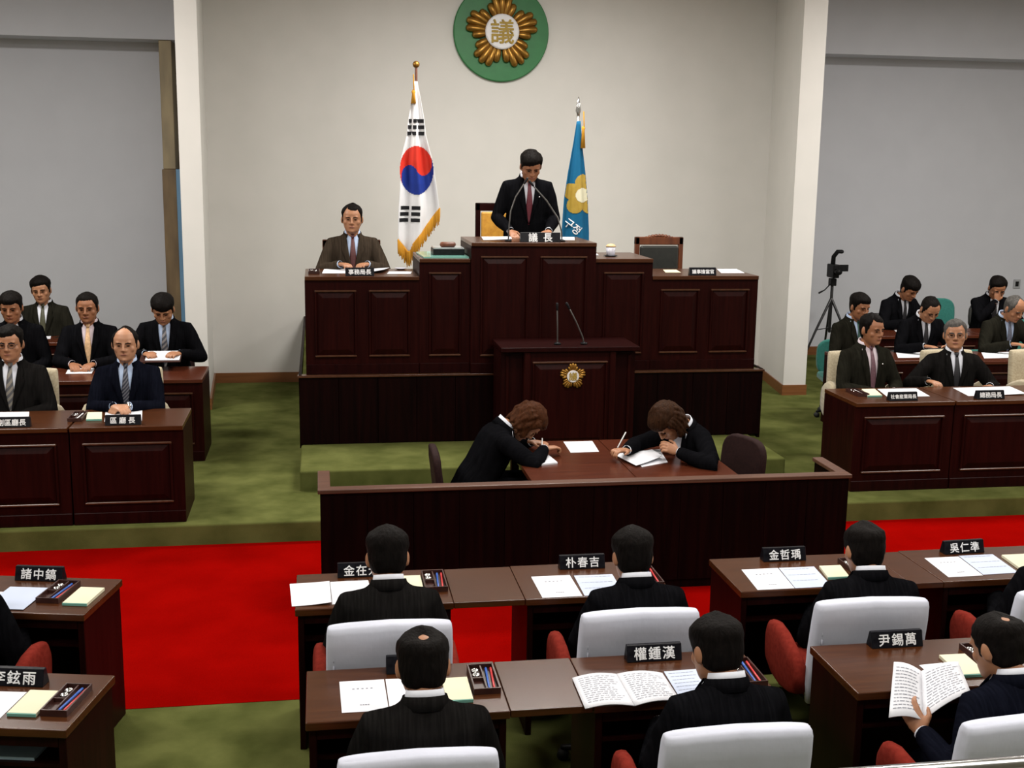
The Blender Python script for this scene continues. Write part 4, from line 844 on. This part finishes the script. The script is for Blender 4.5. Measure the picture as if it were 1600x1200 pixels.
obj('body', MB().lathe((0, 0, 0), [(.034, 0), (.040, .02), (.043, .085)], 20), 'ceramic', t, smooth=True); obj('lid', MB().lathe((0, 0, .086), [(.046, 0), (.046, .008), (.034, .02), (.012, .028)], 20), 'lid_tan', t, smooth=True); obj('saucer', MB().lathe((0, 0, 0), [(.045, 0), (.068, .008), (.062, .006), (.044, .001)], 20), 'black_plastic', t, smooth=True)
sheet('white slip beside the lidded cup', [(2.46, 10.95), (2.58, 10.95), (2.55, 10.70), (2.455, 10.70)], 1.9665, group='dais documents')
def gooseneck(label, pts, group):
    t = thing('gooseneck_microphone', label, 'microphone', pts[0], 0, group); o = V(pts[0]); q = [V(p)-o for p in pts]
    obj('base', MB().lathe((0, 0, 0), [(.03, 0), (.03, .012), (.012, .02)], 16), 'black_plastic', t, smooth=True); obj('stem', MB().tube([V((0, 0, .01))]+q[1:], [.0065]*len(q), 8), 'mic_grey', t, smooth=True)
    e = q[-1]; d_ = (q[-1]-q[-2]).normalized(); obj('capsule', MB().tube([e, e+d_*.05], [.010, .012], 10), 'black_plastic', t, smooth=True)
MG2 = 'gooseneck microphones'
gooseneck('left tall gooseneck microphone on the speaker desk', [(1.655, 10.42, 2.111), (1.66, 10.42, 2.24), (1.675, 10.43, 2.38), (1.72, 10.45, 2.50), (1.80, 10.47, 2.62)], MG2)
gooseneck('right tall gooseneck microphone on the speaker desk', [(2.14, 10.42, 2.111), (2.135, 10.42, 2.20), (2.10, 10.43, 2.32), (2.0, 10.45, 2.47), (1.88, 10.47, 2.60)], MG2)
gooseneck('left straight microphone on the lower lectern', [(2.003, 9.85, 1.271), (2.0, 9.85, 1.42), (1.995, 9.85, 1.57)], MG2)
gooseneck('right slanted microphone on the lower lectern', [(2.235, 9.85, 1.271), (2.22, 9.85, 1.34), (2.16, 9.85, 1.47), (2.10, 9.85, 1.58)], MG2)
# scribes' table
sheet('loose white sheet at the middle of the scribes table', [(1.806, 8.575), (2.03, 8.575), (2.004, 8.24), (1.789, 8.23)], .7205, group='scribes documents')
sheet('white notepad under the left scribe hand', [(1.42, 8.17), (1.60, 8.22), (1.63, 7.92), (1.42, 7.86)], .7205, th=.012, group='scribes documents')
sheet('fanned white paper before the right scribe', [(2.075, 8.10), (2.39, 8.18), (2.40, 7.95), (2.155, 7.76)], .735, group='scribes documents', curl=.015)
sheet('under sheet before the right scribe', [(2.20, 8.22), (2.47, 8.26), (2.42, 7.88), (2.20, 7.77)], .7205, group='scribes documents')
for l, p, q, m in (('pale pen in the left scribe hand', (1.56, 8.16, .755), (1.57, 8.20, .84), 'pen_white'), ('white pen raised in the right scribe hand', (2.125, 8.17, .765), (2.19, 8.20, .87), 'pen_white')):
    t = thing('pen', l, 'pen', p, 0, 'scribes pens'); e = V(q)-V(p); obj('barrel', MB().tube([(0, 0, 0), e], .005, 8), m, t, smooth=True); obj('tip', MB().tube([-e*.08, (0, 0, 0)], [.0015, .005], 8, rnd=False), 'metal_dark', t, smooth=True)
# ------------------------------------------------------------------ emblems
def flower(t, R_, y0, dep, seal_r, char):
    for p in range(5):
        a0 = pi/2+2*pi*p/5; mb = MB()
        for i in range(5):
            f_ = (i-2)/2; a = a0+f_*rad(25); r1 = R_*(1-.24*f_*f_-(.03 if i == 2 else 0)); dr = V((cos(a), 0, sin(a))); r0 = seal_r*.8
            mb.tube([dr*r0+V((0, y0-dep*.3, 0)), dr*(r0*.45+r1*.55)+V((0, y0-dep*.55, 0)), dr*(r1*.93)+V((0, y0-dep*.4, 0))], [R_*.055, R_*.10, R_*.10], 10)
        obj('petal', mb, 'gold', t, smooth=True)
    k = 32; s_ = MB().rings([[V((r*cos(2*pi*j/k), y, r*sin(2*pi*j/k))) for j in range(k)] for r, y in ((seal_r, y0), (seal_r, y0-dep*1.15), (seal_r*.93, y0-dep*1.3))])
    s = obj('seal', s_, 'emblem_white', t); L = link('lettering', text_mesh(char, seal_r*1.45, 'gold_flat', extrude=seal_r*.02, bold=seal_r*.022), s); L.location = (0, y0-dep*1.3-seal_r*.02, 0); L.rotation_euler = (pi/2, 0, 0)
t = thing('wall_emblem', 'round green wall emblem with golden five-petalled flower', 'emblem', (2.15, 14.3, 4.30))
k = 64; obj('disc', MB().rings([[V((r*cos(2*pi*j/k), y, r*sin(2*pi*j/k))) for j in range(k)] for r, y in ((.565, 0), (.565, -.04), (.555, -.05))]), 'emblem_green', t)
flower(t, .44, -.05, .06, .20, '議')
t = thing('lectern_emblem', 'small gold flower emblem on the lower lectern', 'emblem', (2.11, 9.702, 1.02)); flower(t, .115, 0, .018, .052, '議')
# ------------------------------------------------------------------ flags
def cloth(zt, prof, ybase, amp, freq, ph):
    zs = [p[0] for p in prof][::-1]; xl = [p[1] for p in prof][::-1]; xr = [p[2] for p in prof][::-1]
    def P(x, z, off=0):
        a, b = itp(z, zs, xl), itp(z, zs, xr); u = (x-a)/max(.01, b-a); g = min(1, (zt-z)/.8)
        return V((x, ybase-amp*g*(sin(u*freq+ph+z*.8)+.35*sin(u*freq*2.3+ph))-off, z))
    return P, (lambda z: itp(z, zs, xl)), (lambda z: itp(z, zs, xr))
def patch(name, P, inside, x0, x1, z0, z1, n, m, par, off=.006):
    mb = MB(); dx, dz = (x1-x0)/n, (z1-z0)/n
    ids = {}
    def vid(i, j):
        if (i, j) not in ids: ids[(i, j)] = len(mb.v); mb.v.append(P(x0+i*dx, z0+j*dz, off))
        return ids[(i, j)]
    for i in range(n):
        for j in range(n):
            if inside(x0+(i+.5)*dx, z0+(j+.5)*dz): mb.f.append((vid(i, j), vid(i+1, j), vid(i+1, j+1), vid(i, j+1)))
    return obj(name, mb, m, par, smooth=True)
def flag_pole(t, x, y, z0, z1, finial):
    obj('pole', MB().tube([(x, y, z0), (x, y, z1)], .013, 12), 'wood_chair' if finial == 'ball' else 'chrome', t, smooth=True)
    if finial == 'ball': obj('finial', MB().ball((x, y, z1+.03), .034, 16, 10), 'gold', t, smooth=True)
    else: obj('finial', MB().rings([[V((x+r*cos(2*pi*j/12), y+r*.4*sin(2*pi*j/12), z1+h)) for j in range(12)] for r, h in ((.014, 0), (.016, .03), (.03, .06), (.018, .12), (.003, .20))]), 'chrome', t, smooth=True)
    obj('stand', MB().lathe((x, y, z0), [(.16, 0), (.16, .03), (.05, .06), (.03, .16), (.016, .17)], 24), 'metal_dark', t, smooth=True)
def tassel(t, p, l):
    x, y, z = p; obj('cord', MB().tube([(x, y, z+.14), (x+.005, y-.01, z)], .006, 6), 'fringe_gold', t, smooth=True)
    obj('tassel', MB().lathe((x, y, 0), [(.008, z), (.02, z-.02), (.014, z-.04), (.026, z-l)], 10), 'fringe_gold', t, smooth=True)
FY = 11.85
t = thing('national_flag', 'white flag with red and blue circle draped on its pole', 'flag', (0, 0, 0))
flag_pole(t, .955, FY, .95, 3.69, 'ball')
P, xl, xr = cloth(3.56, [(3.56, .935, .965), (3.20, .875, 1.03), (3.05, .86, 1.045), (2.80, .795, 1.11), (2.52, .79, 1.155), (2.33, .775, 1.18), (2.10, .77, 1.165), (1.88, .772, 1.10)], FY-.03, .028, 11, .6)
def zbot(u): return itp(u, [0, .28, .36, .42, 1.0], [2.02, 1.90, 1.90, 1.98, 2.33])
def cl(P, xl, xr, zbot, ztop, n=26, k=40):
    g = []
    for j in range(k+1):
        row = []
        for i in range(n+1):
            u = i/n; z = ztop+(zbot(u)-ztop)*j/k; row.append(P(xl(z)+(xr(z)-xl(z))*u, z))
        g.append(row)
    return MB().grid(g)
c = obj('cloth', cl(P, xl, xr, zbot, 3.56), 'flag_white', t, smooth=True, solid=.004)
cx, cz, ra, rb = .955, 2.71, .165, .235
def tae(x, z):
    a, b = (x-cx)/ra, (z-cz)/rb
    if a*a+b*b > 1: return None
    q = rad(35); p_, r_ = a*cos(q)+b*sin(q), -a*sin(q)+b*cos(q)
    if (p_-.5)**2+r_*r_ < .25: return 'r'
    if (p_+.5)**2+r_*r_ < .25: return 'b'
    return 'r' if r_ > 0 else 'b'
patch('red_half', P, lambda x, z: tae(x, z) == 'r', cx-ra, cx+ra, cz-rb, cz+rb, 56, 'flag_red', c); patch('blue_half', P, lambda x, z: tae(x, z) == 'b', cx-ra, cx+ra, cz-rb, cz+rb, 56, 'flag_blue', c)
for zz, xc, w_, br in ((3.185, .953, .072, 0), (3.125, .951, .078, 0), (3.065, .948, .082, 0), (2.345, .895, .095, 1), (2.285, .89, .098, 1), (2.225, .885, .10, 1)):
    for s in ((-1, 1) if br else (0,)):
        a, b = (xc-w_, xc+w_) if not br else ((xc-w_, xc-.012) if s < 0 else (xc+.012, xc+w_))
        patch('bar', P, lambda x, z: True, a, b, zz-.018, zz+.018, 6, 'flag_black', c)
fr = MB()
for i in range(44):
    u = i/43; z = zbot(u); x = xl(z)+(xr(z)-xl(z))*u; p = P(x, z, .004); fr.tube([p+V((0, 0, .012)), p+V((.001*sin(i*3), 0, -.07)), p+V((.004*sin(i*2), 0, -.125-.012*sin(i*1.7)))], [.0085, .0075, .005], 5)
f_ = obj('fringe', fr, 'fringe_gold', t, smooth=True); f_['kind'] = 'stuff'
tassel(t, (.925, FY-.05, 3.48), .13)
FY2 = 12.0
t = thing('council_flag', 'blue flag with golden flower draped on a spear-topped pole', 'flag', (0, 0, 0))
flag_pole(t, 2.605, FY2, .95, 3.26, 'spear')
P, xl, xr = cloth(3.22, [(3.22, 2.585, 2.625), (3.0, 2.555, 2.645), (2.70, 2.505, 2.69), (2.45, 2.47, 2.72), (2.10, 2.45, 2.745), (1.7, 2.45, 2.75)], FY2-.03, .024, 8, 1.2)
c = obj('cloth', cl(P, xl, xr, lambda u: 1.72+.1*u, 3.22, 20, 36), 'flag_azure', t, smooth=True, solid=.004)
fx, fz = 2.66, 2.48
def fl(x, z):
    a, r = math.atan2(z-fz, x-fx), math.hypot(x-fx, z-fz); return .05 < r < .135+.075*abs(cos(2.5*(a-pi/2)))**.8 and xl(z)+.004 < x < xr(z)-.004
patch('gold_flower', P, fl, fx-.22, fx+.1, fz-.22, fz+.22, 60, 'gold_flat', c); patch('seal', P, lambda x, z: math.hypot(x-fx, z-fz) < .072 and x < xr(z)-.004, fx-.08, fx+.08, fz-.08, fz+.08, 24, 'paper_cream', c, .008)
me = text_mesh('구정', .105, 'lettering_white', bold=.0015); me = me.copy(); Rm = M.Rotation(rad(-38), 4, 'Z')
for q in me.vertices:
    p = Rm @ q.co; x_, z_ = 2.565+p.x, 2.165+p.y; q.co = P(x_, z_, .008+q.co.z)
link('lettering', me, c)
tassel(t, (2.65, FY2-.05, 3.17), .22)
# ------------------------------------------------------------------ camera tripod
t = thing('camera_tripod', 'black video camera on a tripod beside the right pier', 'tripod', (6.80, 15.0, PLAT))
for i, (a, l) in enumerate(((rad(195), .46), (rad(-40), .42), (rad(75), .42))):
    f_ = V((cos(a)*l, sin(a)*l, 0)); L = obj('leg', MB().tube([(0, 0, .90), f_*.5+V((0, 0, .47)), f_], [.02, .017, .012], 8), 'metal_dark', t, smooth=True); obj('brace', MB().tube([(0, 0, .50), f_*.5+V((0, 0, .48))], .007, 6), 'metal_dark', L, smooth=True)
obj('column', MB().tube([(0, 0, .45), (0, 0, 1.08)], .02, 10), 'metal_dark', t, smooth=True); obj('head', MB().box((0, 0, 1.12), (.08, .10, .10)), 'black_plastic', t, bevel=.01)
obj('pan_handle', MB().tube([(-.03, 0, 1.09), (-.14, -.08, 1.02), (-.24, -.14, .99)], [.008, .008, .014], 8), 'black_plastic', t, smooth=True)
cb = obj('camera_body', MB().box((0, 0, 1.27), (.09, .22, .18)), 'black_plastic', t, bevel=.012); obj('screen', MB().box((.12, -.05, 1.31), (.15, .015, .09), rad(8)), 'black_plastic', cb, bevel=.006)
obj('viewfinder', MB().tube([(0, .02, 1.36), (-.005, 0, 1.46), (.03, -.04, 1.53), (.08, -.06, 1.53)], [.032, .03, .03, .027], 10), 'black_plastic', t, smooth=True)
obj('lens', MB().tube([(0, -.11, 1.27), (0, -.2, 1.27)], .04, 14, rnd=False), 'black_plastic', t, smooth=True)
